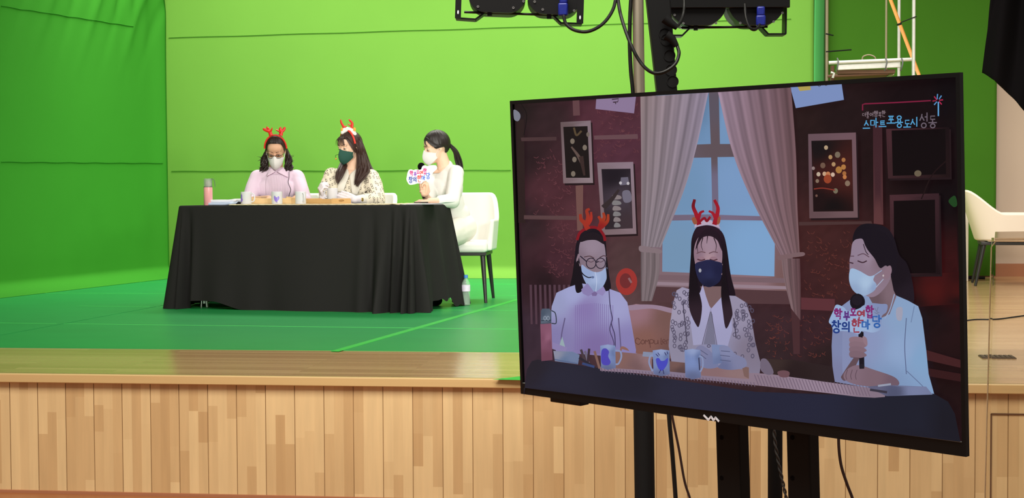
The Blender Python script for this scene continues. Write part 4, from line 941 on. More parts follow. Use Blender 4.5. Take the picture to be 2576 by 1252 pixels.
# window
WF = [(1650, 720, (128, 104, 112)), (1800, 380, (96, 82, 88)), (1880, 372, (92, 76, 80)), (1798, 250, (92, 84, 96)), (1798, 470, (112, 104, 128)), (1840, 547, (120, 106, 130)), (1900, 715, (138, 108, 116)), (1980, 700, (118, 88, 88))]
sc.fill([(1640, 240), (1990, 222), (1995, 745), (1640, 745)], WF, cell=14)
BL_ = [(1770, 260, (96, 126, 160)), (1720, 480, (112, 146, 182)), (1850, 460, (122, 154, 196)), (1900, 620, (126, 164, 206)), (1690, 640, (116, 148, 180)), (1830, 300, (116, 150, 190))]
for pp in ([(1650, 240), (1783, 233), (1788, 362), (1650, 367)], [(1808, 232), (1950, 224), (1950, 362), (1811, 362)], [(1650, 398), (1789, 396), (1792, 539), (1650, 541)], [(1805, 395), (1960, 393), (1960, 545), (1808, 540)], [(1667, 555), (1792, 553), (1794, 688), (1666, 683)], [(1810, 553), (1950, 555), (1948, 695), (1812, 689)]):
    sc.fill(pp, BL_, cell=16)
sc.fill([(1640, 690), (1995, 700), (1995, 712), (1640, 704)], (120, 96, 104)); sc.fill([(1640, 708), (1990, 720), (1990, 728), (1640, 716)], (150, 128, 140)); sc.fill([(1640, 720), (1995, 732), (1995, 765), (1640, 760)], (82, 56, 60))
# curtains
def curtain(L, R_, n, base, folds, seed):
    r2 = random.Random(seed); NV = 30; NU = 64
    Lc = crv([Vector((x, y, 0)) for x, y in L], 10); Rc = crv([Vector((x, y, 0)) for x, y in R_], 10)
    def at_(c_, v): f2 = v * (len(c_) - 1); i = min(int(f2), len(c_) - 2); return c_[i].lerp(c_[i + 1], f2 - i)
    ph = [r2.uniform(0, 6.28) for _ in range(4)]; vs = []; cs = {}
    for j in range(NV + 1):
        for i in range(NU + 1):
            u, v = i / NU, j / NV; p = at_(Lc, v).lerp(at_(Rc, v), u)
            k = .55 * math.sin(folds * u * 6.28 + ph[0] + v) + .3 * math.sin(folds * 2.3 * u * 6.28 + ph[1] - v * 2) + .25 * math.sin(folds * .5 * u * 6.28 + ph[2])
            k = 1 + .34 * k; b0 = base(u, v); vs.append((p.x, p.y)); cs[(round(p.x, 3), round(p.y, 3))] = tuple(max(0, c_ * k) for c_ in lin(b0))
    W = NU + 1
    sc.put(vs, [(j * W + i, j * W + i + 1, (j + 1) * W + i + 1, (j + 1) * W + i) for j in range(NV) for i in range(NU)], lambda x, y: cs[(round(x, 3), round(y, 3))])
mixc = lambda a, b, t: tuple(a[i] * (1 - t) + b[i] * t for i in range(3))
curtain([(1611, 243), (1613, 400), (1613, 620)], [(1782, 233), (1752, 370), (1720, 480), (1662, 622)], 0, lambda u, v: mixc(mixc((140, 122, 124), (140, 128, 148), u), (132, 120, 128), v), 6, 3)
curtain([(1612, 630), (1612, 690), (1613, 757)], [(1660, 628), (1658, 690), (1640, 757)], 0, lambda u, v: (118, 104, 108), 3, 5)
sc.fill([(1610, 618), (1640, 622), (1664, 629), (1662, 637), (1635, 635), (1610, 632)], (132, 114, 120), smooth=True)
curtain([(1806, 232), (1842, 380), (1890, 500), (1966, 645)], [(1990, 220), (2002, 380), (2006, 520), (2012, 642)], 0, lambda u, v: mixc(mixc((150, 128, 146), (100, 72, 76), u * .9), (118, 90, 92), v * .6), 6, 8)
curtain([(1966, 650), (1972, 700), (1990, 775)], [(2012, 650), (2014, 720), (2014, 806)], 0, lambda u, v: mixc((128, 104, 108), (88, 62, 66), u), 3, 9)
sc.fill([(1957, 644), (1985, 638), (2020, 634), (2022, 643), (1990, 648), (1960, 654)], (122, 96, 100), smooth=True)
# red plate, tan chair backs
sc.disc(1576, 708, 27, 34, (156, 52, 48)); sc.disc(1574, 706, 15, 19, (112, 44, 46)); sc.line([(1582, 700), (1588, 710)], 5, (140, 100, 104))
sc.fill([(1578, 770), (1600, 764), (1650, 770), (1700, 775), (1710, 900), (1590, 905)], [(1600, 780, (150, 112, 122)), (1680, 800, (118, 86, 82)), (1620, 860, (132, 92, 84)), (1690, 890, (110, 78, 74))], cell=14)
sc.fill([(1580, 768), (1640, 766), (1690, 776), (1690, 787), (1640, 776), (1584, 780)], (152, 128, 148), smooth=True)
xx = 1598
for st, wd in (([(12, 4), (4, 0), (0, 10), (8, 16), (13, 12)], 14), ([(5, 4), (0, 10), (5, 15), (10, 9), (5, 4)], 11), ([(0, 15), (1, 5), (5, 9), (9, 4), (10, 15)], 12), ([(1, 24), (0, 5), (8, 5), (8, 12), (1, 13)], 11), ([(0, 5), (1, 14), (8, 13), (9, 5), (10, 15)], 12), ([(5, 0), (5, 15), (9, 14)], 8), ([(0, 10), (8, 8), (4, 3), (0, 9), (8, 15)], 11), ([(0, 15), (0, 6), (6, 4)], 9)):
    sc.line([(xx + a, 850 + b) for a, b in st], 1.8, (96, 62, 58)); xx += wd

# ---- seated person in lilac on the screen
HAIR = [(1490, 590, (20, 16, 26)), (1470, 660, (26, 20, 32)), (1530, 640, (18, 14, 22)), (1480, 570, (34, 26, 34))]
sc.fill([(1448, 640), (1440, 690), (1433, 730), (1446, 735), (1455, 700)], (22, 17, 24), smooth=True)
sc.fill([(1482, 570), (1462, 582), (1450, 610), (1446, 650), (1450, 700), (1458, 730), (1500, 740), (1535, 730), (1532, 690), (1526, 640), (1522, 600), (1506, 576)], HAIR, smooth=True)
sc.fill([(1500, 718), (1530, 725), (1560, 736), (1578, 760), (1586, 800), (1600, 880), (1598, 900), (1560, 898), (1400, 885), (1388, 860), (1384, 820), (1388, 770), (1400, 736), (1430, 722), (1460, 712)],
        [(1400, 760, (152, 156, 196)), (1400, 850, (132, 124, 172)), (1470, 780, (138, 122, 176)), (1550, 770, (160, 160, 204)), (1590, 860, (136, 128, 180)), (1500, 870, (126, 108, 160)), (1440, 740, (160, 164, 208))], smooth=False, cell=10)
for i in range(19): sc.line([(1448 + i * 5.2, 762 + abs(i - 9) * .6), (1447 + i * 5.2, 880)], 1.3, (126, 110, 166))
sc.line([(1421, 800), (1412, 850), (1420, 880)], 3, (98, 88, 128)); sc.line([(1556, 800), (1560, 850), (1562, 880)], 3, (100, 90, 130)); sc.fill([(1404, 880), (1414, 846), (1424, 880)], (150, 170, 176), smooth=False)
sc.line([(1388, 868), (1420, 880)], 16, (140, 128, 174)); sc.fill([(1562, 872), (1578, 876), (1586, 894), (1560, 896)], (140, 100, 92), smooth=True); sc.line([(1566, 884), (1600, 894)], 12, (136, 128, 180))
SK = [(1490, 625, (150, 132, 148)), (1460, 650, (128, 110, 124)), (1520, 650, (140, 124, 140)), (1490, 660, (136, 116, 128))]
sc.fill([(1461, 606), (1480, 598), (1505, 600), (1519, 612), (1524, 645), (1522, 680), (1508, 712), (1494, 722), (1478, 708), (1464, 680), (1456, 640)], SK, smooth=True)
sc.fill([(1460, 608), (1470, 590), (1496, 584), (1516, 596), (1520, 614), (1500, 604), (1478, 604)], (30, 22, 30), smooth=True)
sc.fill([(1463, 666), (1478, 676), (1496, 684), (1512, 682), (1527, 672), (1526, 700), (1514, 724), (1497, 736), (1478, 718), (1466, 694)], [(1480, 690, (146, 164, 204)), (1500, 700, (168, 184, 220)), (1516, 700, (150, 168, 206)), (1496, 728, (140, 156, 194))], smooth=True, cell=8)
sc.line([(1497, 684), (1501, 705), (1499, 733)], 1.6, (190, 202, 230)); sc.line([(1452, 660), (1464, 686), (1478, 697), (1488, 697)], 2.6, (22, 20, 30)); sc.disc(1491, 697, 4, 3, (96, 110, 150))
for x_ in (1487, 1511): sc.ring(x_, 662, 12, 13, 2.2, (38, 32, 48)); sc.line([(x_ - 8, 656), (x_, 659), (x_ + 8, 655)], 1.8, (90, 70, 84))
sc.line([(1499, 660), (1505, 658)], 2.4, (38, 32, 48)); sc.line([(1476, 658), (1460, 644)], 2.6, (38, 32, 48)); sc.line([(1470, 646), (1484, 644), (1494, 649)], 2.4, (84, 62, 70)); sc.line([(1508, 648), (1518, 643), (1526, 645)], 2.4, (84, 62, 70)); sc.line([(1456, 640), (1452, 656), (1458, 668)], 5, (140, 118, 130))
for pts in ([(1450, 660), (1446, 700), (1450, 735), (1466, 728), (1462, 700), (1456, 660)], [(1524, 670), (1532, 690), (1535, 725), (1522, 732), (1518, 722), (1526, 700)]): sc.fill(pts, (22, 17, 25), smooth=True)
sc.fill([(1478, 712), (1496, 736), (1480, 745), (1466, 738), (1462, 728)], (138, 126, 176), smooth=False); sc.fill([(1496, 736), (1518, 720), (1524, 732), (1516, 744), (1504, 738)], (146, 134, 184)); sc.fill([(1488, 738), (1497, 732), (1503, 738), (1500, 744), (1490, 744)], (120, 102, 150))
sc.line([(1532, 730), (1535, 770), (1540, 800), (1538, 815), (1546, 840), (1548, 872)], 2.2, (58, 50, 84)); sc.line([(1538, 810), (1534, 830), (1544, 860), (1543, 880)], 1.8, (58, 50, 84))
sc.line([(1452, 602), (1460, 584), (1482, 572), (1504, 574), (1518, 590), (1522, 604)], 7, (130, 24, 34))
RED = [(1490, 550, (170, 48, 36)), (1470, 540, (150, 52, 36)), (1520, 545, (160, 58, 34)), (1510, 570, (140, 28, 30))]
def antler(px): 
    for st, w_ in px: sc.line(st, w_, RED if len(st) > 2 else (156, 44, 34))
antler((([(1478, 574), (1470, 560), (1462, 552), (1460, 540)], [13, 7]), ([(1476, 562), (1479, 545), (1476, 530), (1482, 526)], [11, 6]), ([(1480, 562), (1487, 550), (1487, 534)], [10, 5]), ([(1508, 576), (1512, 556), (1506, 545)], [12, 6]), ([(1510, 566), (1520, 548), (1518, 536)], [11, 6]), ([(1514, 570), (1528, 556), (1530, 540)], [11, 6])))
# ---- seated person with long hair on the screen
sc.fill([(1770, 566), (1752, 572), (1740, 600), (1738, 640), (1734, 700), (1732, 760), (1740, 800), (1756, 822), (1764, 790), (1790, 770), (1815, 780), (1826, 826), (1834, 800), (1848, 770), (1850, 740), (1838, 690), (1828, 620), (1818, 586), (1798, 570)], [(1780, 580, (40, 22, 36)), (1745, 650, (18, 12, 20)), (1830, 700, (26, 16, 26)), (1790, 640, (24, 16, 24)), (1750, 780, (34, 24, 34))], smooth=True)
BLS = [(1700, 780, (160, 152, 176)), (1720, 860, (140, 134, 156)), (1790, 800, (156, 150, 184)), (1860, 780, (150, 142, 166)), (1890, 880, (128, 118, 138)), (1790, 880, (140, 138, 168))]
sc.fill([(1716, 722), (1740, 728), (1770, 740), (1815, 742), (1850, 744), (1876, 760), (1890, 800), (1900, 860), (1914, 915), (1910, 945), (1860, 950), (1760, 940), (1690, 915), (1682, 870), (1686, 810), (1694, 760), (1702, 730)], BLS, cell=12)
for k in range(84):
    x, y = rnd.choice(((rnd.uniform(1690, 1734), rnd.uniform(730, 880)), (rnd.uniform(1846, 1896), rnd.uniform(760, 900))))
    if x > 1846 + 0 and y < 770 + 0 and x > 1880: continue
    sc.ring(x, y, 3.6, 4.8, 1.9, (84, 78, 100), 12)
sc.line([(1718, 760), (1722, 800), (1728, 860)], 2.6, (70, 64, 84)); sc.line([(1846, 800), (1852, 850)], 2.6, (70, 64, 84))
sc.fill([(1762, 720), (1826, 720), (1830, 740), (1806, 770), (1790, 776), (1770, 750)], (120, 94, 96), smooth=False)
sc.fill([(1768, 716), (1776, 745), (1787, 776), (1780, 810), (1766, 866), (1744, 868), (1736, 800), (1752, 760)], [(1770, 760, (168, 164, 200)), (1750, 850, (160, 158, 192))], cell=10); sc.fill([(1822, 722), (1814, 748), (1789, 776), (1796, 820), (1804, 866), (1828, 880), (1842, 830), (1838, 780)], [(1810, 770, (166, 162, 200)), (1820, 860, (158, 156, 192))], cell=10)
sc.fill([(1787, 782), (1792, 790), (1800, 866), (1770, 866)], (118, 116, 140)); sc.line([(1787, 784), (1766, 866)], 1.4, (90, 84, 104)); sc.line([(1789, 784), (1804, 868)], 1.4, (90, 84, 104)); sc.ring(1783, 870, 4, 3, 1.6, (66, 60, 80))
SK2 = [(1785, 620, (160, 134, 150)), (1755, 640, (140, 112, 128)), (1812, 640, (146, 118, 134)), (1785, 650, (172, 140, 150))]
sc.fill([(1758, 596), (1785, 586), (1806, 594), (1816, 625), (1816, 660), (1806, 690), (1782, 716), (1760, 696), (1748, 660), (1746, 625)], SK2, smooth=True)
sc.fill([(1750, 628), (1756, 600), (1772, 578), (1790, 576), (1808, 592), (1818, 632), (1812, 622), (1804, 604), (1788, 594), (1770, 596), (1760, 608)], (34, 20, 32), smooth=True)
for pts in ([(1758, 604), (1754, 620), (1756, 636)], [(1768, 598), (1764, 616), (1768, 630)], [(1796, 598), (1802, 616), (1800, 632)], [(1780, 594), (1778, 612)]): sc.line(pts, [2.6, 1], (44, 28, 40))
for x_ in (1764, 1795): sc.line([(x_ - 9, 652), (x_, 654.5), (x_ + 9, 652)], 3.4, (84, 50, 62)); sc.line([(x_ - 11, 637), (x_, 633), (x_ + 10, 635)], 2.4, (104, 74, 84)); sc.disc(x_, 648, 8, 3, (150, 116, 130))
sc.fill([(1749, 664), (1768, 656), (1782, 653), (1798, 656), (1818, 664), (1816, 690), (1808, 710), (1784, 722), (1764, 712), (1753, 692)], [(1770, 670, (34, 36, 70)), (1784, 690, (38, 42, 78)), (1806, 680, (28, 30, 62)), (1784, 715, (26, 28, 54))], smooth=True, cell=8)
sc.disc(1761, 680, 3.5, 5, (166, 166, 176)); sc.line([(1818, 664), (1822, 678), (1816, 690)], 3, (170, 138, 140)); sc.line([(1746, 664), (1742, 650)], 2, (28, 24, 34))
for pts in ([(1742, 650), (1736, 700), (1733, 770), (1752, 818), (1760, 815), (1766, 770), (1758, 730), (1750, 690)], [(1820, 650), (1830, 720), (1842, 780), (1840, 800), (1826, 826), (1818, 780), (1814, 740), (1816, 700)]): sc.fill(pts, [(pts[1][0], pts[1][1], (20, 13, 21)), (pts[3][0], pts[3][1], (46, 32, 42))], smooth=True)
sc.fill([(1746, 572), (1760, 560), (1780, 556), (1800, 560), (1812, 574), (1800, 570), (1782, 566), (1764, 568)], (178, 160, 184), smooth=True)
for k in range(40): x = rnd.uniform(1748, 1810); y = 567 - 6 * math.sin((x - 1748) / 62 * 3.14); sc.line([(x, y + 3), (x + rnd.uniform(-5, 5), y - 7)], 2, (186, 168, 190))
RED2 = [(1755, 540, (160, 24, 40)), (1750, 510, (110, 16, 30)), (1798, 540, (164, 26, 42)), (1776, 555, (130, 16, 34))]
for st, w_ in (([(1758, 562), (1752, 540), (1744, 520), (1747, 503)], [12, 7]), ([(1757, 548), (1762, 535), (1770, 531)], [9, 5]), ([(1798, 562), (1804, 540), (1806, 522), (1798, 504)], [12, 7]), ([(1800, 548), (1793, 536), (1784, 531)], [9, 5]), ([(1762, 556), (1772, 548), (1778, 556), (1786, 546)], 6)): sc.line(st, w_, RED2)
sc.fill([(1740, 550), (1748, 546), (1754, 560), (1746, 564)], (150, 84, 60), smooth=True); sc.fill([(1806, 548), (1812, 545), (1811, 560), (1804, 564)], (150, 84, 60), smooth=True)
# ---- seated person in white on the screen
sc.fill([(2180, 562), (2155, 574), (2145, 600), (2150, 622), (2170, 660), (2215, 700), (2240, 735), (2280, 756), (2299, 758), (2296, 712), (2282, 664), (2262, 640), (2248, 596), (2226, 570)], [(2170, 590, (22, 17, 26)), (2210, 600, (26, 20, 30)), (2260, 690, (24, 17, 26)), (2290, 740, (32, 24, 34))], smooth=True)
sc.fill([(2158, 740), (2200, 744), (2248, 740), (2285, 756), (2310, 770), (2320, 800), (2330, 880), (2336, 940), (2350, 990), (2240, 985), (2100, 960), (2094, 920), (2092, 870), (2096, 800), (2110, 775), (2130, 760)],
        [(2110, 850, (126, 134, 172)), (2180, 860, (138, 150, 190)), (2280, 800, (136, 162, 198)), (2320, 900, (130, 164, 202)), (2240, 960, (126, 150, 188)), (2270, 880, (142, 166, 204)), (2110, 940, (124, 128, 164))], cell=12)
sc.line([(2280, 800), (2276, 870), (2280, 940)], 2.2, (92, 104, 140)); sc.line([(2278, 930), (2310, 960), (2330, 980)], 2, (100, 116, 152)); sc.line([(2300, 770), (2292, 810)], 2, (110, 130, 166)); sc.fill([(2255, 776), (2270, 774), (2268, 804), (2256, 802)], (160, 160, 180), smooth=True)
sc.fill([(2185, 745), (2240, 690), (2248, 730), (2255, 745), (2238, 790), (2215, 800)], [(2200, 750, (104, 84, 92)), (2240, 740, (126, 104, 114))], cell=10); sc.line([(2250, 740), (2238, 780), (2226, 800)], 2.4, (150, 168, 204))
SK3 = [(2160, 640, (146, 128, 148)), (2180, 650, (152, 132, 150)), (2210, 660, (132, 110, 124)), (2160, 670, (140, 120, 138))]
sc.fill([(2146, 608), (2168, 600), (2200, 620), (2232, 668), (2240, 700), (2210, 740), (2180, 744), (2142, 705), (2137, 660), (2140, 640)], SK3, smooth=True)
sc.fill([(2145, 602), (2168, 600), (2176, 616), (2184, 630), (2200, 650), (2214, 674), (2230, 668), (2250, 690), (2256, 640), (2230, 590), (2180, 575)], (24, 18, 28), smooth=True); sc.fill([(2228, 674), (2240, 668), (2243, 684), (2232, 702), (2222, 694)], (140, 114, 128), smooth=True); sc.disc(2222, 693, 2, 2.6, (200, 190, 190))
sc.line([(2158, 656), (2170, 660), (2180, 656)], 3, (62, 40, 52)); sc.line([(2138, 660), (2146, 662)], 3, (62, 40, 52)); sc.line([(2158, 642), (2172, 638), (2186, 646)], 2.4, (96, 72, 86)); sc.line([(2140, 644), (2148, 644)], 2.4, (96, 72, 86)); sc.line([(2172, 614), (2178, 632), (2184, 640)], 2, (44, 32, 42))
sc.fill([(2140, 676), (2160, 680), (2186, 694), (2200, 692), (2197, 704), (2205, 716), (2198, 732), (2170, 744), (2146, 730), (2136, 704)], [(2150, 690, (158, 184, 216)), (2180, 712, (170, 194, 222)), (2150, 730, (144, 166, 200)), (2200, 725, (140, 160, 196))], smooth=True, cell=8)
sc.line([(2200, 692), (2218, 680)], 2, (150, 168, 200)); sc.line([(2204, 722), (2222, 702)], 2, (170, 180, 206))
sc.fill([(2122, 790), (2140, 780), (2150, 800), (2136, 930), (2120, 940)], (132, 140, 178), smooth=True)
sc.fill([(2140, 910), (2120, 940), (2116, 950), (2130, 955), (2160, 905), (2170, 870)], (98, 76, 84), smooth=True)
sc.fill([(2122, 942), (2136, 925), (2160, 918), (2200, 930), (2250, 948), (2262, 966), (2240, 972), (2170, 970), (2130, 958)], [(2140, 940, (130, 106, 120)), (2200, 950, (124, 100, 112)), (2250, 962, (112, 90, 104))], smooth=True)
for x_ in (2132, 2144, 2156): sc.line([(x_, 930), (x_ - 4, 944), (x_ - 2, 954)], 1.6, (92, 72, 84))
sc.line([(2166, 838), (2168, 920)], 13, (20, 16, 24)); sc.line([(2164, 830), (2168, 924)], [10, 12], (26, 22, 32)); sc.disc(2168, 920, 6, 5, (34, 30, 40))
for i in range(4): sc.fill([(2137, 850 + i * 12), (2152, 846 + i * 12), (2172, 850 + i * 12), (2180, 858 + i * 12), (2164, 864 + i * 12), (2140, 862 + i * 12)], (140 - 5 * i, 112 - 4 * i, 124 - 4 * i), smooth=True); sc.line([(2140, 862 + i * 12), (2162, 864 + i * 12)], 1.4, (96, 74, 86))
sc.fill([(2170, 846), (2180, 850), (2182, 868), (2174, 864)], (146, 118, 130), smooth=True)
sc.disc(2157, 759, 19, 21, (22, 18, 28)); sc.disc(2156, 755, 13, 13, (30, 25, 36))
# the lettered sign on the microphone
sgn = [(2096, 782), (2104, 766), (2122, 772), (2134, 782), (2160, 776), (2172, 768), (2190, 762), (2215, 764), (2232, 766), (2230, 784), (2218, 796), (2216, 826), (2196, 836), (2170, 832), (2160, 840), (2140, 834), (2118, 832), (2098, 834), (2092, 818), (2085, 808)]
sc.fill(sgn, [(2100, 800, (150, 174, 212)), (2220, 775, (128, 140, 180)), (2160, 820, (156, 180, 216))], smooth=True, cell=10)
INK = dict(m=(128, 40, 110), r=(150, 60, 78), v=(92, 50, 126), n=(34, 60, 130), b=(48, 96, 170))
SIGN = [(('h', 'a', 'g'), 0.00, .05, 'm'), (('b', 'u'), .21, .20, 'v'), (('m', 'o_'), .36, .05, 'm'), (('o', 'yeo', 'n'), .53, .13, 'r'), (('h', 'a', 'b'), .72, -.10, 'm'), (('c', 'a', 'ng'), 0, 0, 'r')]
JA['ng'] = JA['o']
def sign(draw):                      # draw(strokes, ink): in sign units 0..1 (x) and 0..1 (y down)
    for txt, x, y, wd, h, ink in ((('h', 'a', 'g'), .08, .16, .15, .36, 'm'), (('b', 'u'), .255, .24, .11, .32, 'v'), (('m', 'o_'), .375, .14, .11, .26, 'm'), (('o', 'yeo', 'n'), .50, .20, .14, .36, 'r'), (('h', 'a', 'b'), .655, .04, .15, .42, 'm'),
                               (('c', 'a', 'ng'), .035, .56, .17, .42, 'n'), (('o', 'ui'), .225, .60, .15, .34, 'n'), (('h', 'a', 'n'), .40, .50, .17, .46, 'r'), (('m', 'a'), .585, .52, .15, .32, 'b'), (('d', 'a', 'ng'), .775, .36, .17, .42, 'b')):
        for st in syl(*txt): draw([(x + u * wd, y + v * h) for u, v in st], ink, (ink, x))
def sd(pts, ink, key): sc.line([(2087 + u * 138, 764 + v * 74 + u * 2) for u, v in pts], 4.2, INK[ink], smooth=False)
sign(sd)
for st in ([(2201, 775), (2204, 782)], [(2209, 772), (2206, 784), (2212, 786)], [(2200, 786), (2210, 790)]): sc.line(st, 1.5, (110, 112, 140))
# ---- table, cloth, things on it
sc.fill([(1318, 1000), (1322, 950), (1326, 928), (1338, 908), (1352, 904), (1400, 910), (1510, 926), (1700, 955), (1900, 985), (2220, 996), (2350, 990), (2385, 1010), (2402, 1040), (2410, 1080), (2416, cor[2][1] - 2), (1900, 1047), (1318, 975)],
        [(1340, 920, (38, 34, 44)), (1400, 960, (40, 40, 56)), (1700, 1000, (40, 40, 58)), (2000, 1040, (36, 38, 58)), (2300, 1060, (30, 32, 46)), (2390, 1060, (26, 26, 36)), (1600, 950, (34, 34, 48))], cell=26)
RNR = [(1520, 938, (140, 120, 138)), (1700, 955, (132, 118, 140)), (1900, 965, (140, 120, 136)), (2080, 965, (152, 132, 150)), (2200, 995, (134, 116, 132))]
edge = [(1508, 929), (1600, 938), (1700, 948), (1840, 962), (1960, 975), (2080, 988), (2160, 998), (2200, 1000)]
sc.fill([(1508, 922), (1600, 925), (1900, 938), (1935, 940), (2090, 962), (2190, 975), (2228, 990), (2226, 998), (2200, 1000), (2160, 998), (2080, 988), (1960, 975), (1840, 962), (1700, 948), (1600, 938), (1510, 932)], RNR, cell=12)
for i in range(88):
    x = 1512 + i * 8; y = 926 + (x - 1512) * .098
    if x < 1900: sc.line([(x, y - 2), (x + 3, y + 8)], 1.8, (108, 92, 112))
    elif x < 2190: sc.line([(x - 6, y - 22), (x + 4, y + 4)], 2.0, (116, 98, 116))
sc.fill([(2180, 972), (2230, 968), (2330, 972), (2346, 992), (2230, 996)], [(2200, 980, (96, 96, 124)), (2300, 980, (120, 128, 164)), (2250, 990, (80, 84, 112))], cell=10); sc.line([(2190, 980), (2230, 986)], 6, (56, 52, 66)); sc.line([(2210, 970), (2240, 966)], 5, (150, 156, 176))
sc.fill([(1914, 905), (1926, 902), (1938, 916), (1946, 938), (1930, 942), (1914, 930)], (112, 100, 118), smooth=True); sc.fill([(1956, 935), (1972, 931), (1986, 936), (1982, 948), (1962, 947)], (108, 76, 84), smooth=True)
# pink flask
sc.fill([(1359, 815), (1387, 813), (1390, 905), (1362, 908)], [(1365, 850, (122, 74, 96)), (1378, 850, (150, 98, 122)), (1386, 860, (116, 70, 92)), (1375, 900, (110, 66, 84))], cell=6)
sc.fill([(1361, 782), (1364, 776), (1382, 776), (1387, 782), (1387, 813), (1360, 814)], [(1365, 790, (70, 82, 100)), (1376, 800, (104, 116, 134)), (1384, 806, (60, 70, 86))], cell=6); sc.line([(1388, 781), (1397, 788), (1399, 812), (1388, 813)], 2.6, (52, 60, 74)); sc.line([(1362, 806), (1386, 805)], 2, (46, 56, 70))
for x_ in (1371, 1379): sc.line(arc(x_, 800, 3, 5), 1.4, (150, 160, 176))
# papers, tray, pens
sc.fill([(1392, 882), (1440, 884), (1458, 892), (1454, 916), (1396, 908)], [(1400, 890, (140, 142, 162)), (1440, 900, (110, 124, 158)), (1420, 910, (96, 116, 150))], cell=8); sc.line([(1396, 904), (1452, 914)], 3, (90, 104, 138))
for pts, c_ in (([(1462, 880), (1474, 915)], (70, 58, 66)), ([(1472, 884), (1482, 918)], (106, 100, 120)), ([(1482, 878), (1478, 918)], (60, 46, 56)), ([(1458, 900), (1496, 924)], (44, 40, 52)), ([(1466, 914), (1494, 922)], (54, 70, 116)), ([(1496, 884), (1508, 925)], (128, 96, 88))): sc.line(pts, 6, c_)
sc.fill([(1548, 884), (1640, 892), (1640, 932), (1548, 926)], [(1560, 900, (132, 98, 94)), (1630, 900, (142, 112, 116)), (1600, 925, (118, 90, 92))], cell=10); sc.fill([(1684, 908), (1724, 912), (1724, 938), (1684, 934)], [(1700, 915, (118, 88, 84)), (1710, 935, (86, 66, 68))], cell=8)
sc.fill([(1618, 884), (1645, 886), (1645, 898), (1616, 896)], (132, 140, 166)); sc.fill([(1762, 920), (1880, 930), (1884, 953), (1764, 944)], [(1780, 930, (136, 106, 110)), (1870, 940, (142, 114, 116))], cell=10); sc.fill([(1866, 920), (1884, 924), (1884, 952), (1872, 946)], (124, 96, 92))
# gloved hands and mug in hand
sc.fill([(1748, 882), (1762, 868), (1784, 880), (1800, 900), (1806, 922), (1776, 926), (1756, 912)], [(1760, 880, (126, 126, 160)), (1795, 915, (116, 122, 160))], smooth=True); sc.fill([(1790, 866), (1824, 868), (1826, 912), (1794, 916)], [(1800, 880, (122, 136, 176)), (1815, 905, (104, 116, 156))], cell=8)
sc.fill([(1810, 872), (1830, 870), (1850, 890), (1874, 902), (1876, 922), (1840, 930), (1806, 924), (1816, 910), (1812, 890)], [(1830, 885, (130, 134, 170)), (1860, 910, (126, 128, 162)), (1820, 920, (104, 110, 148))], smooth=True)
for pts in ([(1814, 882), (1836, 884)], [(1812, 893), (1836, 896)], [(1812, 905), (1838, 908)], [(1762, 880), (1780, 892)], [(1760, 890), (1776, 902)]): sc.line(pts, 1.6, (80, 84, 116))
# three mugs
def smug(x0, x1, y0, y1, hx2, side_):
    xc = (x0 + x1) / 2
    if hx2: sc.line([(x1 if side_ > 0 else x0, y0 + 14), (hx2, y0 + 14 + 2), (hx2 + 3 * side_, (y0 + y1) / 2), (hx2 - 4 * side_, y1 - 14), (x1 if side_ > 0 else x0, y1 - 12)], 4.2, (134, 146, 184))
    sc.fill([(x0, y0 + 2), (xc, y0 - 1), (x1, y0 + 2), (x1 + 1, y1 - 3), (xc, y1 + 2), (x0 + 2, y1 - 4)], [(x0 + 4, y0 + 20, (116, 134, 182)), (xc, y0 + 30, (122, 140, 190)), (x1 - 4, y0 + 20, (100, 116, 160)), (xc, y1, (96, 104, 140)), (xc, y0 + 4, (146, 160, 200))], cell=7)
smug(1510, 1548, 867, 928, 1560, 1); sc.fill([(1514, 880), (1524, 876), (1532, 884), (1530, 896), (1536, 910), (1530, 918), (1516, 916), (1512, 902)], (78, 70, 176), smooth=True)
smug(1642, 1684, 879, 944, 1636, -1); sc.fill([(1650, 904), (1657, 900), (1663, 907), (1672, 906), (1680, 900), (1679, 914), (1672, 926), (1664, 932), (1655, 924)], (72, 74, 186), smooth=True)
for pts in ([(1650, 890), (1656, 896)], [(1655, 887), (1659, 893)], [(1672, 886), (1676, 893)], [(1678, 884), (1680, 890)], [(1662, 930), (1658, 938)], [(1668, 930), (1670, 940)]): sc.line(pts, 1.8, (44, 40, 90))
smug(1722, 1762, 878, 952, 0, 1); sc.line([(1760, 895), (1767, 900), (1768, 920), (1762, 934)], 4, (134, 146, 184)); sc.line([(1758, 900), (1760, 930)], 3, (60, 60, 86))
# caption at the top right
CYN, GRY, MAG = (84, 160, 208), (108, 96, 108), (128, 30, 62)
sc.line([(2170, 277), (2170, 263), (2176, 261), (2250, 258), (2341, 253)], 3.2, MAG, smooth=False)
bx, by = 2359.5, 253
for a, b, c_ in (((-2, -4), (-1, -16), (88, 150, 206)), ((3, -4), (8.5, -12), (88, 150, 206)), ((-3, 3), (-9, 10), (88, 150, 206)), ((1, 4), (1, 38), (96, 162, 214)), ((-3, -2), (-9, -10), (180, 40, 80)), ((-5, 0), (-13, 1), (160, 34, 70)), ((4, -1), (12, -2), (180, 40, 80)), ((3, 2), (9, 9), (180, 40, 80))): sc.line([(bx + a[0], by + a[1]), (bx + b[0], by + b[1])], [2.4, 3] if a[1] < 3 or a[0] < 0 else 3.4, c_, smooth=False)
def cap_(txt, x, y, wd, h, c_, w_): write(lambda p: sc.line(p, w_, c_, smooth=False), txt, (x, y), (wd, -.02 * wd), (0, h))
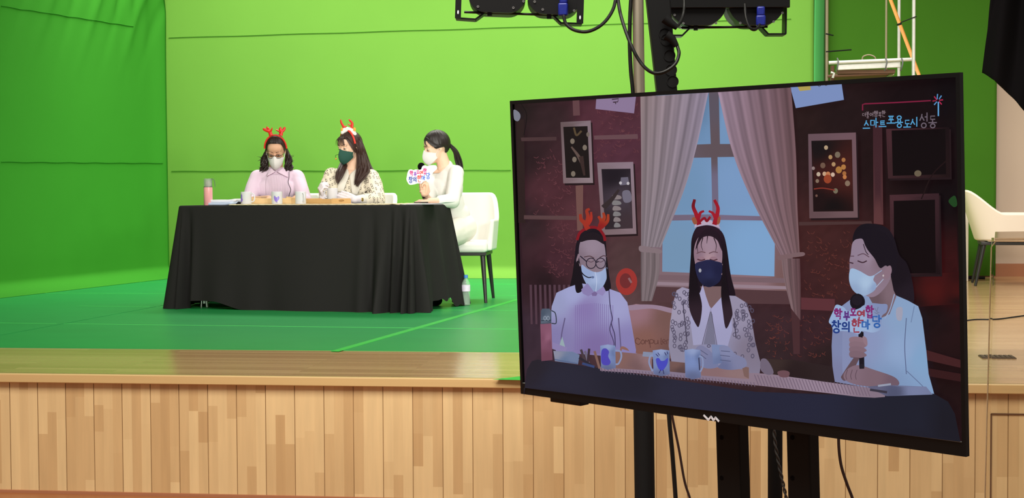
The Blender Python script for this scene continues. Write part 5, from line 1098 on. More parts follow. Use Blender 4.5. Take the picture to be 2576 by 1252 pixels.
for txt, x, y, wd, h in ((('d', 'eo'), 2169, 283, 9, 10), (('b', 'u', 'r'), 2179, 280, 7.5, 17), (('o', 'eo'), 2188, 282, 9, 11), (('h', 'ae', 'ng'), 2198, 279, 10.5, 15), (('b', 'o_', 'g'), 2209.5, 281, 8, 15), (('h', 'a', 'n'), 2218, 278, 10, 16)): cap_(txt, x, y, wd, h, (134, 116, 124), 1.5)
for txt, x, y, wd, h, c_ in ((('s', 'eu'), 2171, 302, 17, 27, CYN), (('m', 'a'), 2189, 297, 20, 23, CYN), (('t', 'eu'), 2211, 303, 18, 20, CYN), (('p', 'o_'), 2231, 291, 21, 21, CYN), (('o', 'yo', 'ng'), 2253, 290, 18, 31, CYN), (('d', 'o_'), 2273, 301, 18, 21, CYN), (('s', 'i'), 2290, 295, 20, 23, CYN), (('s', 'eo', 'ng'), 2313, 284, 21, 38, GRY), (('d', 'o_', 'ng'), 2336, 290, 20, 32, GRY)): cap_(txt, x, y, wd, h, c_, 2.8)
me = bpy.data.meshes.new('screen'); me.from_pydata(sc.v, [], sc.t)
at = me.color_attributes.new('tone', 'FLOAT_COLOR', 'POINT'); at.data.foreach_set('color', [k for c_ in sc.c for k in c_])
link('screen', me, M['screen'], tv)
tbox(B1 * .5, WT - B1 * .5, -HT + B2 * .5, -B1 * .5, .0075, .0119, 'screen_backing', M['soft_black'])
# ------------------------------------------------------------------ people
from mathutils.bvhtree import BVHTree
M['skin'] = mat('skin', (214, 168, 138), .55, spec=.35, noise=(.03, 30))
M['skin_pale'] = mat('fair_skin', (236, 196, 168), .55, spec=.35, noise=(.03, 30))
def hairmat(n, c): return mat(n, c, .42, spec=.45, noise=(.35, (160, 160, 14)), bump=(.35, (260, 260, 12), .003))
M['hair_black'] = hairmat('black_hair', (34, 27, 24)); M['hair_brown'] = hairmat('dark_brown_hair', (56, 36, 30)); M['hair_curly'] = hairmat('dark_wavy_hair', (42, 31, 28))
M['mask_white'] = mat('white_mask_cloth', (226, 226, 224), .8, bump=(.1, 90, .002)); M['mask_green'] = mat('dark_green_mask_cloth', (32, 78, 66), .8, bump=(.1, 90, .002))
M['brow'] = mat('brow', (92, 62, 48), .8); M['lash'] = mat('lash', (40, 28, 24), .6); M['lip'] = mat('lip', (190, 104, 96), .5)
M['eye_white'] = mat('eye_white', (236, 232, 228), .2); M['iris'] = mat('iris', (40, 26, 20), .2)
M['glasses'] = mat('dark_glasses_frame', (62, 34, 34), .3); M['lens'] = mat('glasses_lens', (255, 255, 255), .03, trans=1, ior=1.05)
M['red_felt'] = mat('red_shiny_felt', (216, 44, 30), .35, bump=(.4, 120, .003)); M['red_band'] = mat('red_headband', (226, 60, 46), .5)
M['fluff'] = mat('white_fluff', (250, 244, 240), .95, bump=(1, 160, .006)); M['tan_felt'] = mat('tan_felt', (222, 166, 70), .8)
M['lilac'] = None
def ribbed(name, c, scale, strength, dark):
    m = mat(name, c, .85, spec=.2, sheen=.1); nt = m.node_tree; b = nt.nodes['Principled BSDF']
    tc = nt.nodes.new('ShaderNodeTexCoord'); wv = nt.nodes.new('ShaderNodeTexWave'); wv.wave_type = 'BANDS'; wv.bands_direction = 'X'; wv.inputs['Scale'].default_value = scale; wv.inputs['Distortion'].default_value = .3
    nt.links.new(tc.outputs['Object'], wv.inputs[0]); bp = nt.nodes.new('ShaderNodeBump'); bp.inputs['Strength'].default_value = strength; bp.inputs['Distance'].default_value = .004
    nt.links.new(wv.outputs[1], bp.inputs['Height']); nt.links.new(bp.outputs[0], b.inputs['Normal'])
    mx = nt.nodes.new('ShaderNodeMix'); mx.data_type = 'RGBA'; nt.links.new(wv.outputs[1], mx.inputs['Factor'])
    l = lin(c); mx.inputs[6].default_value = (*[v * dark for v in l], 1); mx.inputs[7].default_value = (*l, 1); nt.links.new(mx.outputs[2], b.inputs['Base Color'])
    return m
M['lilac'] = mat('lilac_knit', (226, 204, 222), .85, spec=.2, bump=(.2, (30, 30, 14), .006)); M['lilac_rib'] = ribbed('lilac_ribbed_knit', (226, 204, 222), 26, .5, .86)
def ringed(name):
    m = mat(name, (238, 230, 212), .85, spec=.2); nt = m.node_tree; b = nt.nodes['Principled BSDF']
    tc = nt.nodes.new('ShaderNodeTexCoord'); vo = nt.nodes.new('ShaderNodeTexVoronoi'); vo.voronoi_dimensions = '2D'; vo.inputs['Scale'].default_value = 32; vo.inputs['Randomness'].default_value = .8
    mp = nt.nodes.new('ShaderNodeMapping'); sx = nt.nodes.new('ShaderNodeSeparateXYZ'); cx = nt.nodes.new('ShaderNodeCombineXYZ'); ad = nt.nodes.new('ShaderNodeMath'); ad.operation = 'MULTIPLY_ADD'; ad.inputs[1].default_value = .6
    nt.links.new(tc.outputs['Object'], sx.inputs[0]); nt.links.new(sx.outputs[1], ad.inputs[0]); nt.links.new(sx.outputs[0], ad.inputs[2]); nt.links.new(ad.outputs[0], cx.inputs[0]); nt.links.new(sx.outputs[2], cx.inputs[1]); nt.links.new(cx.outputs[0], mp.inputs[0]); mp.inputs['Scale'].default_value = (1.25, .85, 1); nt.links.new(mp.outputs[0], vo.inputs[0])
    cr = nt.nodes.new('ShaderNodeValToRGB'); cr.color_ramp.interpolation = 'LINEAR'; e = cr.color_ramp.elements
    L, Dk = lin((230, 220, 198)), lin((72, 60, 52))
    e[0].position = 0; e[0].color = (*L, 1); e[1].position = 1; e[1].color = (*L, 1)
    for p_, c_ in ((.17, L), (.20, Dk), (.28, Dk), (.31, L)): k = e.new(p_); k.color = (*c_, 1)
    nt.links.new(vo.outputs['Distance'], cr.inputs[0]); nt.links.new(cr.outputs[0], b.inputs['Base Color'])
    return m
M['rings'] = ringed('cream_cloth_with_dark_rings')
M['cream'] = mat('cream_cotton', (226, 220, 206), .85, spec=.2); M['white_cloth'] = mat('white_jacket_cloth', (228, 226, 220), .8, spec=.2, bump=(.25, (12, 12, 20), .01))
M['skirt'] = mat('off_white_skirt', (226, 223, 212), .8, spec=.2, bump=(.25, (10, 10, 24), .01)); M['glove'] = mat('white_cotton_glove', (222, 215, 220), .9, bump=(.2, 200, .001))
M['navy_cloth'] = mat('dark_trousers', (46, 48, 60), .9); M['gold'] = mat('brass_watch', (190, 160, 90), .3, metal=.9)

class Head:
    def __init__(s, c, yaw, pitch, roll, sc_):
        s.c = Vector(c); s.s = sc_
        s.R = Matrix.Rotation(math.radians(yaw), 3, 'Z') @ Matrix.Rotation(math.radians(pitch), 3, 'X') @ Matrix.Rotation(math.radians(roll), 3, 'Y')
        s.Y = Matrix.Rotation(math.radians(yaw), 3, 'Z')
    def __call__(s, x, y, z): return s.c + s.R @ (Vector((x, y, z)) * s.s)
    def flat(s, x, y, z): return s.c + s.Y @ (Vector((x, y, z)) * s.s)
    def ell(s, mb, c, r): mb.ell(s(*c), [k * s.s for k in r], s.R)
    def cap(s, mb, p, q, r0, r1): mb.cap(s(*p), s(*q), r0 * s.s, r1 * s.s)
    def skull(s, mb):
        s.ell(mb, (0, .012, .032), (.077, .098, .094)); s.ell(mb, (0, -.022, -.03), (.064, .072, .096)); s.ell(mb, (0, -.060, -.104), (.032, .032, .024))
        s.ell(mb, (0, -.055, .045), (.060, .040, .045))
        s.cap(mb, (0, -.088, .006), (0, -.112, -.030), .008, .013); s.ell(mb, (.010, -.104, -.034), (.009, .010, .007)); s.ell(mb, (-.010, -.104, -.034), (.009, .010, .007))
        s.cap(mb, (-.018, -.088, -.066), (.018, -.088, -.066), .009, .009)
        for q in (-1, 1):
            s.ell(mb, (q * .034, -.068, -.024), (.022, .018, .020)); s.ell(mb, (q * .031, -.083, .018), (.024, .010, .008))
            s.ell(mb, (q * .077, .008, -.004), (.008, .018, .031)); s.ell(mb, (q * .031, -.076, -.001), (.017, .014, .011))
            s.ell(mb, (q * .042, -.034, -.070), (.018, .034, .03))
def face(h, par, closed=True, look=0):
    for q in (-1, 1):
        mb = MB(); h.ell(mb, (q * .031, -.0795, -.002), (.0135, .0125, .0085)); mb.build('eye', M['eye_white'], par)
        mb = MB(); h.ell(mb, (q * .031 + look, -.0905, -.005), (.0055, .003, .0055)); mb.build('iris', M['iris'], par)
        mb = MB(); pts = [h(q * .031 + dx, -.0935 + abs(dx) * .25, -.0045 - .002 * (1 - (dx / .017) ** 2) * (1 if closed else -1)) for dx in (-.018, -.010, 0, .010, .018)]
        mb.tube(crv(pts, 4), .0016 * h.s, 8); mb.build('eyelashes', M['lash'], par)
        mb = MB(); h.ell(mb, (q * .031, -.0800, .0015), (.0150, .0120, .0068 if closed else .005)); mb.build('eyelid', par.get('_skin') and M[par['_skin']] or M['skin'], par)
        mb = MB(); pts = [h(q * x, y, z) for x, y, z in ((.012, -.0945, .0235), (.024, -.0945, .0275), (.038, -.0880, .0275), (.050, -.0775, .022))]
        mb.tube(crv(pts, 4), [.0034 * h.s] * 4 + [.003 * h.s] * 5 + [.002 * h.s] * 4, 8, flat=.6); mb.build('eyebrow', M['brow'], par)
    mb = MB(); mb.tube(crv([h(-.02, -.092, -.066), h(0, -.099, -.064), h(.02, -.092, -.066)], 5), .0045 * h.s, 8); mb.build('lips', M['lip'], par)
def mask(h, par, m, ridge=.022, label=None):
    def pt(u, v):
        a = u * 1.18; top = -.012 - .030 * min(1, abs(u) ** 1.3 * 1.1) + .010 * math.exp(-(u / .16) ** 2); bot = -.135 + .052 * abs(u) ** 1.7
        z = top + (bot - top) * v; k = math.sin(v * math.pi)
        w_ = .074 - .012 * v; d_ = .094 + .014 * k + ridge * (1 - abs(u)) * (.35 + .65 * k) - .012 * (v > .8) * (v - .8) * 5
        return h(math.sin(a) * w_ * 1.03, -math.cos(a) * d_ * (.86 + .14 * math.cos(a)) - .010 * (1 - abs(u)), z)
    o = MB().grid(lambda u, v: pt(u * 2 - 1, v), 40, 22).build('face_mask', m, par, solid=.003)
    for q in (-1, 1):
        for v in (.08, .92):
            MB().tube(crv([pt(q * .99, v), h(q * .076, -.015, -.02 if v < .5 else -.035), h(q * .079, .012, .012 if v < .5 else -.03)], 4), .0013, 6).build('ear_loop', m, par)
    return o
def hair_cap(h, par, m, front=.074, side=-.015, temple=(42, 74), part=0, puff=1.0, back=-.10, name='hair', mbx=None):
    r_ = Vector((.0865, .110, .107)) * puff; c_ = Vector((0, .016, .030)); NU, NV = 96, 26; vs = []
    def lim(ph):
        a = abs(ph); f_ = front + part * math.exp(-((ph - .12) / .25) ** 2)
        if a < temple[0]: return f_ - .012 * (a / temple[0]) ** 3
        if a < temple[1]: return f_ - .012 + (side - f_ + .012) * sstep(temple[0], temple[1], a)
        if a < 105: return side + .004 * (a - temple[1]) / 30
        return side + (back - side) * sstep(105, 135, a)
    mb = mbx or MB()
    def fn(u, v):
        ph = u * 360 - 180; z0 = lim(ph); s0 = max(-.98, min(.98, (z0 - c_.z) / r_.z)); el0 = math.asin(s0); el = math.pi / 2 + (el0 - math.pi / 2) * v
        a = math.radians(ph); rr = 1 + .012 * math.sin(ph * .55 + v * 2) * v + .008 * math.sin(ph * 1.3)
        rr *= 1 - .035 * max(0, (v - .86) / .14)
        return h(c_.x + math.sin(a) * math.cos(el) * r_.x * rr, c_.y - math.cos(a) * math.cos(el) * r_.y * rr, c_.z + math.sin(el) * r_.z * rr)
    mb.grid(fn, NU, NV)
    return mb
def lock(mb, pts, r0, r1, wave=0, freq=3, flat=.55, ph=0):
    c_ = crv(pts, 7); n = len(c_); rs = []
    for i in range(n):
        t = i / (n - 1); rs.append((r0 + (r1 - r0) * t) * (1 - .75 * max(0, t - .75) / .25) * (.6 + .4 * min(1, t / .15)))
        if wave: c_[i] = c_[i] + _x * (wave * t * math.sin(t * freq * 6.28 + ph)) + _f * (wave * t * math.cos(t * freq * 6.28 + ph))
    mb.tube(c_, rs, 8, flat=flat)
def hand(mb, w_, d_, pn, side_, curl, k=1.0, thumb=.35, spread=1.0, grow=0):
    w_ = Vector(w_); d_ = Vector(d_).normalized(); pn = Vector(pn); pn = (pn - d_ * pn.dot(d_)).normalized(); lat = d_.cross(pn) * side_
    for i in range(4):
        o_ = (1.5 - i) / 1.5; kn = w_ + d_ * (.082 - .006 * abs(o_ - .3)) * k + lat * (.031 * o_ * spread) * k
        mb.cap(w_ + lat * .020 * o_ * k + d_ * .012 * k, kn, (.0125 + grow) * k, (.0115 + grow) * k)
        L = (.92, 1.06, 1, .80)[::1][i] if side_ else 1; dd = d_.copy(); p = kn
        for j, (ln, rr) in enumerate(((.042, .0095), (.026, .0085), (.021, .0075))):
            ang = curl[i][j] if isinstance(curl[i], (list, tuple)) else curl[i] * (1, 1.1, .7)[j]
            dd = (Matrix.Rotation(ang, 3, d_.cross(pn).normalized()) @ dd).normalized()
            q = p + dd * ln * L * k; mb.cap(p, q, (rr + grow) * k, (rr - .001 + grow) * k); p = q
    b0 = w_ + d_ * .022 * k + lat * .022 * k; t1 = b0 + (lat * .7 + d_ * .6 + pn * thumb) .normalized() * .042 * k; t2 = t1 + (lat * .25 + d_ * .8 + pn * thumb * 1.8).normalized() * .033 * k; t3 = t2 + (d_ * .8 + pn * thumb * 1.8 - lat * .1).normalized() * .022 * k
    mb.chain([b0, t1, t2, t3], [(.0145 + grow) * k, (.0115 + grow) * k, (.010 + grow) * k, (.008 + grow) * k])
def onto(o, px, py, lift=.004):
    dg = bpy.context.evaluated_depsgraph_get()
    if o not in BV:
        me = o.data; vs = [o_v.co + ORG[o] for o_v in me.vertices]; BV[o] = BVHTree.FromPolygons(vs, [tuple(p.vertices) for p in me.polygons])
    h_ = BV[o].ray_cast(CAM, ray(px, py).normalized())
    if h_[0] is None:
        h2 = BV[o].find_nearest(P(px, py, 11.5)); return h2[0] - _f * lift
    return h_[0] - ray(px, py).normalized() * lift
BV = {}
def person(label, loc):
    return thing('person', label, 'person', loc)
def legs_(mb, pel, face_, r_=.075, knee=.42, grow=0, foot=True, sp=.085):
    f2 = Vector((math.sin(math.radians(face_)), -math.cos(math.radians(face_)), 0)); rt = Vector((-f2.y, f2.x, 0))
    for q in (-1, 1):
        hp = pel + rt * q * sp; kn = hp + f2 * knee + rt * q * .02; kn.z = S + .47; an = kn + f2 * .03; an.z = S + .085
        mb.chain([hp, hp.lerp(kn, .5), kn, kn.lerp(an, .35), an], [r_ + grow + .008, r_ + grow, .056 + grow, .054 + grow, .036 + grow])
        if foot: mb.chain([an + Vector((0, 0, -.035)), an + f2 * .14 + Vector((0, 0, -.055))], [.036, .026])
def shoes_(par, pel, face_, knee=.42, sp=.085):
    f2 = Vector((math.sin(math.radians(face_)), -math.cos(math.radians(face_)), 0)); rt = Vector((-f2.y, f2.x, 0))
    for q in (-1, 1):
        kn = pel + rt * q * sp + f2 * knee + rt * q * .02 + f2 * .03; kn.z = S + .04
        MB().chain([kn - f2 * .035, kn + f2 * .10, kn + f2 * .165 - Vector((0, 0, .008))], [.040, .038, .028]).blob('shoe', .006, M['soft_black'], par, 3)
def wrinkle(seed, amp, k=26):
    r2 = np.random.RandomState(seed); ks = r2.uniform(-1, 1, (6, 3)) * k; ph = r2.uniform(0, 6.28, 6)
    def w_(co, no):
        d_ = sum(np.sin(co @ ks[i] + ph[i]) for i in range(6)) / 6
        return co + no * (np.abs(d_)[:, None] ** .7) * amp
    return w_

# ---- person in the lilac sweater
D1 = 11.86
p1 = person('seated person in a lilac sweater with glasses, white mask and red antler headband, looking down', (P(696, 600, D1 + .08).x, P(696, 600, D1 + .08).y, S))
h1 = Head(P(694, 379, D1 - .06), 9, 25, 0, .90)
pel = P(700, 603, D1 + .05); pel.z = S + .55
sh = [P(648, 447, D1), P(746, 447, D1)]; el = [P(625, 506, D1 - .13), P(767, 505, D1 - .13)]; wr = [tpos(676, .20, .785), tpos(744, .20, .785)]
nk = P(694, 432, D1)
bd = MB(); h1.skull(bd)
bd.cap(h1(0, .02, -.06), nk + Vector((0, 0, .0)), .050, .056); bd.cap(nk, P(694, 448, D1), .06, .08)
bd.ell(P(695, 478, D1), (.135, .085, .14)); bd.ell(P(697, 540, D1 + .02), (.125, .085, .16)); bd.ell(pel, (.16, .11, .10))
for q in (0, 1): bd.chain([sh[q], el[q], wr[q]], [.046, .036, .026])
bd.cap(sh[0], sh[1], .05, .05)
f_ = -_f
hd = [(tpos(708, .10, .775) - wr[0]), (tpos(722, .09, .775) - wr[1])]
hand(bd, wr[0], hd[0], (0, .2, -1), -1, [.5, .55, .6, .65], .96); hand(bd, wr[1], hd[1], (0, .2, -1), 1, [.5, .55, .6, .65], .96)
legs_(bd, pel, -8)
bo = bd.blob('body', .0045, M['skin'], p1, 5)
p1['_skin'] = 'skin'; face(h1, p1); mask(h1, p1, M['mask_white'], .026)
tl = MB(); legs_(tl, pel, -8, grow=.012, foot=False); tl.ell(pel, (.175, .125, .12)); tl.blob('trousers', .010, M['navy_cloth'], p1, 4); shoes_(p1, pel, -8)
sw = MB(); sw.ell(P(695, 474, D1), (.158, .112, .15)); sw.ell(P(696, 530, D1 + .01), (.148, .108, .19)); sw.ell(P(667, 475, D1 - .07), (.07, .040, .065)); sw.ell(P(722, 475, D1 - .07), (.07, .040, .065))
sw.cap(P(668, 444, D1), P(722, 444, D1), .062, .062); sw.cap(nk, P(694, 446, D1), .066, .085); sw.ell(pel + Vector((0, 0, .06)), (.165, .12, .10))
for q in (0, 1): sw.chain([sh[q], sh[q].lerp(el[q], .5), el[q], el[q].lerp(wr[q], .12)], [.062, .060, .052, .050]); sw.cap(P(694, 448, D1), sh[q], .07, .058)
s1 = sw.blob('sweater', .006, M['lilac'], p1, 6, wrinkle(3, .006, 22))
def patch(o, pts, name, m, par, lift=.005, nu=10, nv=12, solid=.004):
    n = len(pts) // 2; L_ = crv([Vector((x, y, 0)) for x, y in pts[:n]], 6); R_ = crv([Vector((x, y, 0)) for x, y in pts[n:][::-1]], 6)
    def g(c_, v): f2 = v * (len(c_) - 1); i = min(int(f2), len(c_) - 2); return c_[i].lerp(c_[i + 1], f2 - i)
    return MB().grid(lambda u, v: (lambda p: onto(o, p.x, p.y, lift))(g(L_, v).lerp(g(R_, v), u)), nu, nv).build(name, m, par, solid=solid)
patch(s1, [(672, 437), (667, 470), (670, 506), (724, 506), (726, 470), (718, 437)], 'ribbed_front', M['lilac_rib'], p1, .0015, 40, 14, .002)
for pts in ([(677, 428), (674, 436), (671, 443), (692, 432), (686, 425), (684, 422)], [(711, 422), (708, 425), (697, 432), (724, 446), (722, 436), (716, 426)]):
    L_ = [pts[0], pts[1], pts[2]]; R_ = pts[3:][::-1]
    patch(s1, pts, 'collar', M['lilac'], p1, .016, 8, 8, .008)
cb = [onto(s1, x, y, .004) for x, y in ((727, 432), (727, 445), (725, 459), (731, 476), (728, 488), (726, 498))]
MB().tube(crv(cb, 5), .0022, 6).build('headset_cable', M['cable'], p1)
hm = hair_cap(h1, p1, M['hair_curly'], .096, -.01, (44, 76)); HB = random.Random(5)
for s_ in (-1, 1):
    for i in range(48):
        a = HB.random(); b = HB.random()
        y0 = .03 + .07 * a
        lock(hm, [h1(s_ * .066, y0 - .025, .05), h1.flat(s_ * (.080 + .012 * b), y0 - .015, -.01), h1.flat(s_ * (.082 + .036 * b), y0 - .045 * a, -.065), h1.flat(s_ * (.078 + .046 * b), y0 - .015 - .05 * a, -.115 - .03 * a), h1.flat(s_ * (.076 + .05 * b), y0 - .02 - .05 * a, -.150 - .045 * HB.random())], .009, .0055, .011 + .009 * b, 1.8 + 1.2 * HB.random(), .8, HB.uniform(0, 6))
    for i in range(5):
        b = HB.random(); z = -.05 - .10 * b
        lock(hm, [h1.flat(s_ * .10, .03, z), h1.flat(s_ * .135, .02, z + .008), h1.flat(s_ * (.150 + .012 * HB.random()), .01, z + HB.uniform(-.004, .02))], .003, .001, .006, 1.2, .8, i)
hm.build('hair', M['hair_curly'], p1)
def band(h, par, m, w_=.0085, y=.0, dz=0):
    pts = [h(.093 * math.cos(t), y, .022 + dz + .124 * math.sin(t)) for t in [math.pi * i / 20 for i in range(21)]]
    return MB().tube(pts, w_ * h.s, 10, flat=.45).build('headband', m, par)
hb = band(h1, p1, M['red_band'], .0075, -.004)
def antler(D, main, tines, r_, par):
    mb = MB(); c_ = crv([P(*q, D) for q in main], 5); n = len(c_)
    mb.tube(c_, [r_ * (1 - .45 * i / (n - 1)) * (1 if i < n - 2 else .75 if i < n - 1 else .2) for i in range(n)], 10, flat=.6)
    for tn in tines:
        c_ = crv([P(*q, D) for q in tn], 4); n = len(c_); mb.tube(c_, [r_ * .85 * (1 - .5 * i / (n - 1)) * (1 if i < n - 2 else .75 if i < n - 1 else .2) for i in range(n)], 9, flat=.6)
    o = mb.build('antler', M['red_felt'], par); return o
DA = proj(h1(0, -.004, .15))[2]
antler(DA, [(682, 341), (678, 331), (668, 327), (661, 323)], [[(679, 333), (675, 325), (670, 318)], [(679, 332), (683, 327), (685, 320)], [(674, 324), (676, 320)]], .0165, hb)
antler(DA, [(706, 341), (708, 332), (714, 326), (717, 319)], [[(707, 333), (700, 329), (693, 326)], [(707, 330), (705, 324), (707, 319)], [(709, 329), (711, 324)]], .0165, hb)
mb = MB()
for q in (-1, 1):
    n = 24; mb.tube([h1(q * .033 + .0235 * math.cos(2 * math.pi * i / n), -.112 - .002 * math.cos(2 * math.pi * i / n) * q, -.004 + .0185 * math.sin(2 * math.pi * i / n)) for i in range(n + 1)], .0017, 8)
    mb.tube([h1(q * .056, -.110, .004), h1(q * .074, -.09, .006), h1(q * .082, -.01, .006)], .0017, 8)
mb.tube(crv([h1(-.010, -.113, .000), h1(0, -.116, .004), h1(.010, -.113, .000)], 4), .0017, 8)
gls = mb.build('glasses', M['glasses'], p1)
for q in (-1, 1):
    mb = MB(); mb.lathe([(.0225, 0), (.0225, .0006), (.0001, .0008)], h1(q * .033, -.112, -.004), 20, 0, h1.R @ Matrix.Rotation(math.radians(90), 3, 'X') @ Matrix.Scale(.8, 3, (0, 1, 0))); mb.build('lens', M['lens'], gls)

# ---- person with long brown hair, ringed blouse and white gloves
D2 = 11.66
p2 = person('seated person with long brown hair, dark green mask, ringed cream blouse and white gloves', (P(888, 600, D2 + .08).x, P(888, 600, D2 + .08).y, S))
h2 = Head(P(880, 370, D2 - .03), -34, 8, -3, .90)
pel = P(888, 603, D2 + .06); pel.z = S + .55; nk = P(884, 425, D2)
sh = [P(835, 443, D2), P(934, 446, D2)]; el = [P(822, 506, D2 - .10), P(948, 503, D2 - .16)]; wr = [P(813, 497, D2 - .33), P(894, 502, D2 - .40)]
mgc = tpos(836.5, .13, ZC + .032)
bd = MB(); h2.skull(bd); bd.cap(h2(0, .02, -.06), nk, .048, .052); bd.cap(nk, P(884, 442, D2), .055, .075)
bd.ell(P(884, 474, D2), (.13, .08, .14)); bd.ell(P(886, 538, D2 + .02), (.12, .08, .16)); bd.ell(pel, (.155, .11, .10)); bd.cap(sh[0], sh[1], .046, .046)
for q in (0, 1): bd.chain([sh[q], el[q], wr[q]], [.042, .034, .0245])
hdv = [P(806, 478, D2 - .36) - wr[0], mgc + Vector((.035, -.045, .045)) - wr[1]]
cl0 = [.75, .8, .85, .9]; cl1 = [(.35, .5, .5), (.35, .5, .5), (.4, .5, .5), (.45, .5, .5)]
hand(bd, wr[0], hdv[0], (.9, .4, .3), 1, cl0, .86); hand(bd, wr[1], hdv[1], (-.1, 1, 0), 1, cl1, .86)
legs_(bd, pel, -8); bd.blob('body', .0045, M['skin_pale'], p2, 5)
p2['_skin'] = 'skin_pale'; face(h2, p2); mask(h2, p2, M['mask_green'], .018)
tl = MB(); legs_(tl, pel, -8, grow=.012, foot=False); tl.ell(pel, (.17, .12, .12)); tl.blob('trousers', .010, M['navy_cloth'], p2, 4); shoes_(p2, pel, -8)
for q in (0, 1):
    g = MB(); hand(g, wr[q], hdv[q], ((.9, .4, .3), (-.1, 1, 0))[q], 1, (cl0, cl1)[q], .90, grow=.0022); d_ = (el[q] - wr[q]).normalized(); g.cap(wr[q] + d_ * -.01, wr[q] + d_ * .035, .030, .032)
    g.blob('glove', .0035, M['glove'], p2, 3)
sw = MB(); sw.ell(P(884, 474, D2), (.150, .105, .15)); sw.ell(P(886, 530, D2 + .01), (.142, .105, .19)); sw.ell(P(860, 474, D2 - .065), (.066, .048, .06)); sw.ell(P(908, 474, D2 - .065), (.066, .048, .06))
sw.cap(P(852, 443, D2), P(918, 444, D2), .058, .058); sw.ell(pel + Vector((0, 0, .06)), (.16, .12, .10))
for q in (0, 1): sw.chain([sh[q], sh[q].lerp(el[q], .35), sh[q].lerp(el[q], .75), el[q], el[q].lerp(wr[q], .55)], [.062, .070, .068, .060, .046]); sw.cap(P(884, 448, D2), sh[q], .066, .06)
s2 = sw.blob('blouse', .006, M['rings'], p2, 6, wrinkle(9, .008, 26))
for q in (1,): d_ = (wr[q] - el[q]); MB().chain([el[q] + d_ * .50, el[q] + d_ * .80], [.046, .036]).blob('cuff', .005, M['cream'], p2, 3)
patch(s2, [(872, 421), (866, 430), (858, 446), (850, 466), (848, 482), (862, 486), (870, 464), (875, 450), (878, 441), (876, 428)], 'collar', M['cream'], p2, .012, 10, 16, .006)
patch(s2, [(898, 420), (892, 428), (880, 440), (882, 462), (886, 490), (898, 492), (906, 472), (911, 455), (910, 440), (905, 428)], 'collar', M['cream'], p2, .014, 10, 16, .006)
patch(s2, [(876, 422), (877, 430), (878, 440), (881, 440), (889, 430), (896, 422)], 'neckline', M['skin_pale'], p2, .009, 8, 8, .003)
hm = hair_cap(h2, p2, M['hair_brown'], .068, -.03, (40, 72), .008, 1.02)
HB = random.Random(8)
def strandset(n, pts_lo, pts_hi, D_lo, D_hi, r0, r1, jit=2.5):
    for i in range(n):
        t = (i + HB.random() * .6) / n; pts = []
        for k, (a, b) in enumerate(zip(pts_lo, pts_hi)):
            j = jit * k / len(pts_lo); f3 = k / (len(pts_lo) - 1); pts.append(P(a[0] + (b[0] - a[0]) * t + HB.uniform(-j, j), a[1] + (b[1] - a[1]) * t + HB.uniform(-j, j) * 1.5, D_lo[k] + (D_hi[k] - D_lo[k]) * HB.random()))
        lock(hm, pts, r0, r1, 0, 1, .6)
strandset(34, [(886, 338), (897, 366), (900, 395), (898, 425), (893, 448), (893, 462)], [(907, 348), (917, 376), (924, 405), (930, 428), (916, 448), (900, 468)], [D2 - .06, D2 - .09, D2 - .09, D2 - .12, D2 - .15, D2 - .155], [D2 - .02, D2 - .03, D2 - .03, D2 - .08, D2 - .12, D2 - .14], .0115, .005)
strandset(26, [(902, 350), (914, 385), (922, 412), (932, 432), (946, 455), (950, 478)], [(908, 352), (922, 392), (932, 420), (946, 436), (955, 458), (956, 486)], [D2 + .0] * 6, [D2 + .08] * 6, .012, .004)
strandset(20, [(862, 402), (855, 415), (848, 430), (844, 446), (847, 458)], [(872, 404), (872, 416), (866, 432), (860, 446), (850, 462)], [D2 - .03, D2 - .05, D2 - .115, D2 - .14, D2 - .145], [D2 - .0, D2 - .04, D2 - .10, D2 - .125, D2 - .14], .010, .004)
for i in range(9):
    x = -.045 + i * .011; lock(hm, [h2(x * .6, -.072, .100), h2(x, -.098, .072), h2(x * 1.15, -.101, .045 - .008 * (i % 3)), h2(x * 1.3, -.099, .028 - .008 * (i % 2))], .004, .0012)
for i in range(12):
    t = i / 12; lock(hm, [h2(.03 + .03 * t, -.06, .095 - .01 * t), h2(.062 + .012 * t, -.062 + .02 * t, .05), h2(.078 + .006 * t, -.045 + .03 * t, .0), h2(.082, -.02 + .03 * t, -.05)], .010, .007)
    lock(hm, [h2(-.03 - .03 * t, -.06, .095 - .01 * t), h2(-.062 - .012 * t, -.062 + .02 * t, .05), h2(-.076 - .006 * t, -.045 + .03 * t, .0), h2(-.080, -.02 + .03 * t, -.07)], .010, .007)
hm.build('hair', M['hair_brown'], p2)
hb = band(h2, p2, M['red_band'], .008, -.02, .003); DA = proj(h2(0, -.03, .15))[2]
antler(DA, [(869, 329), (864, 318), (859, 309), (857, 300)], [[(865, 320), (870, 318), (873, 315)], [(868, 326), (872, 322)]], .0115, hb)
antler(DA, [(882, 327), (886, 316), (885, 308), (877, 300)], [[(885, 316), (879, 314), (875, 311)], [(882, 324), (877, 320)]], .0125, hb)
mb = MB(); R2 = random.Random(4); c_ = crv([P(863, 333, DA), P(868, 328, DA), (P(876, 326, DA)), P(885, 329, DA), P(892, 336, DA)], 6)
for i, p in enumerate(c_):
    for k in range(4): mb.ell(p + Vector((R2.uniform(-.006, .006), R2.uniform(-.008, .008), R2.uniform(-.006, .010))), [R2.uniform(.009, .014)] * 3, None, 10, 8)
mb.blob('fluff_trim', .004, M['fluff'], hb, 1)
for pts in ([(862, 330), (860, 325), (862, 322)], [(890, 331), (892, 325), (890, 321)]):
    MB().tube(crv([P(*q, DA - .01) for q in pts], 4), [.005] + [.010] * 7 + [.004], 10, flat=.5).build('felt_ear', M['tan_felt'], hb)
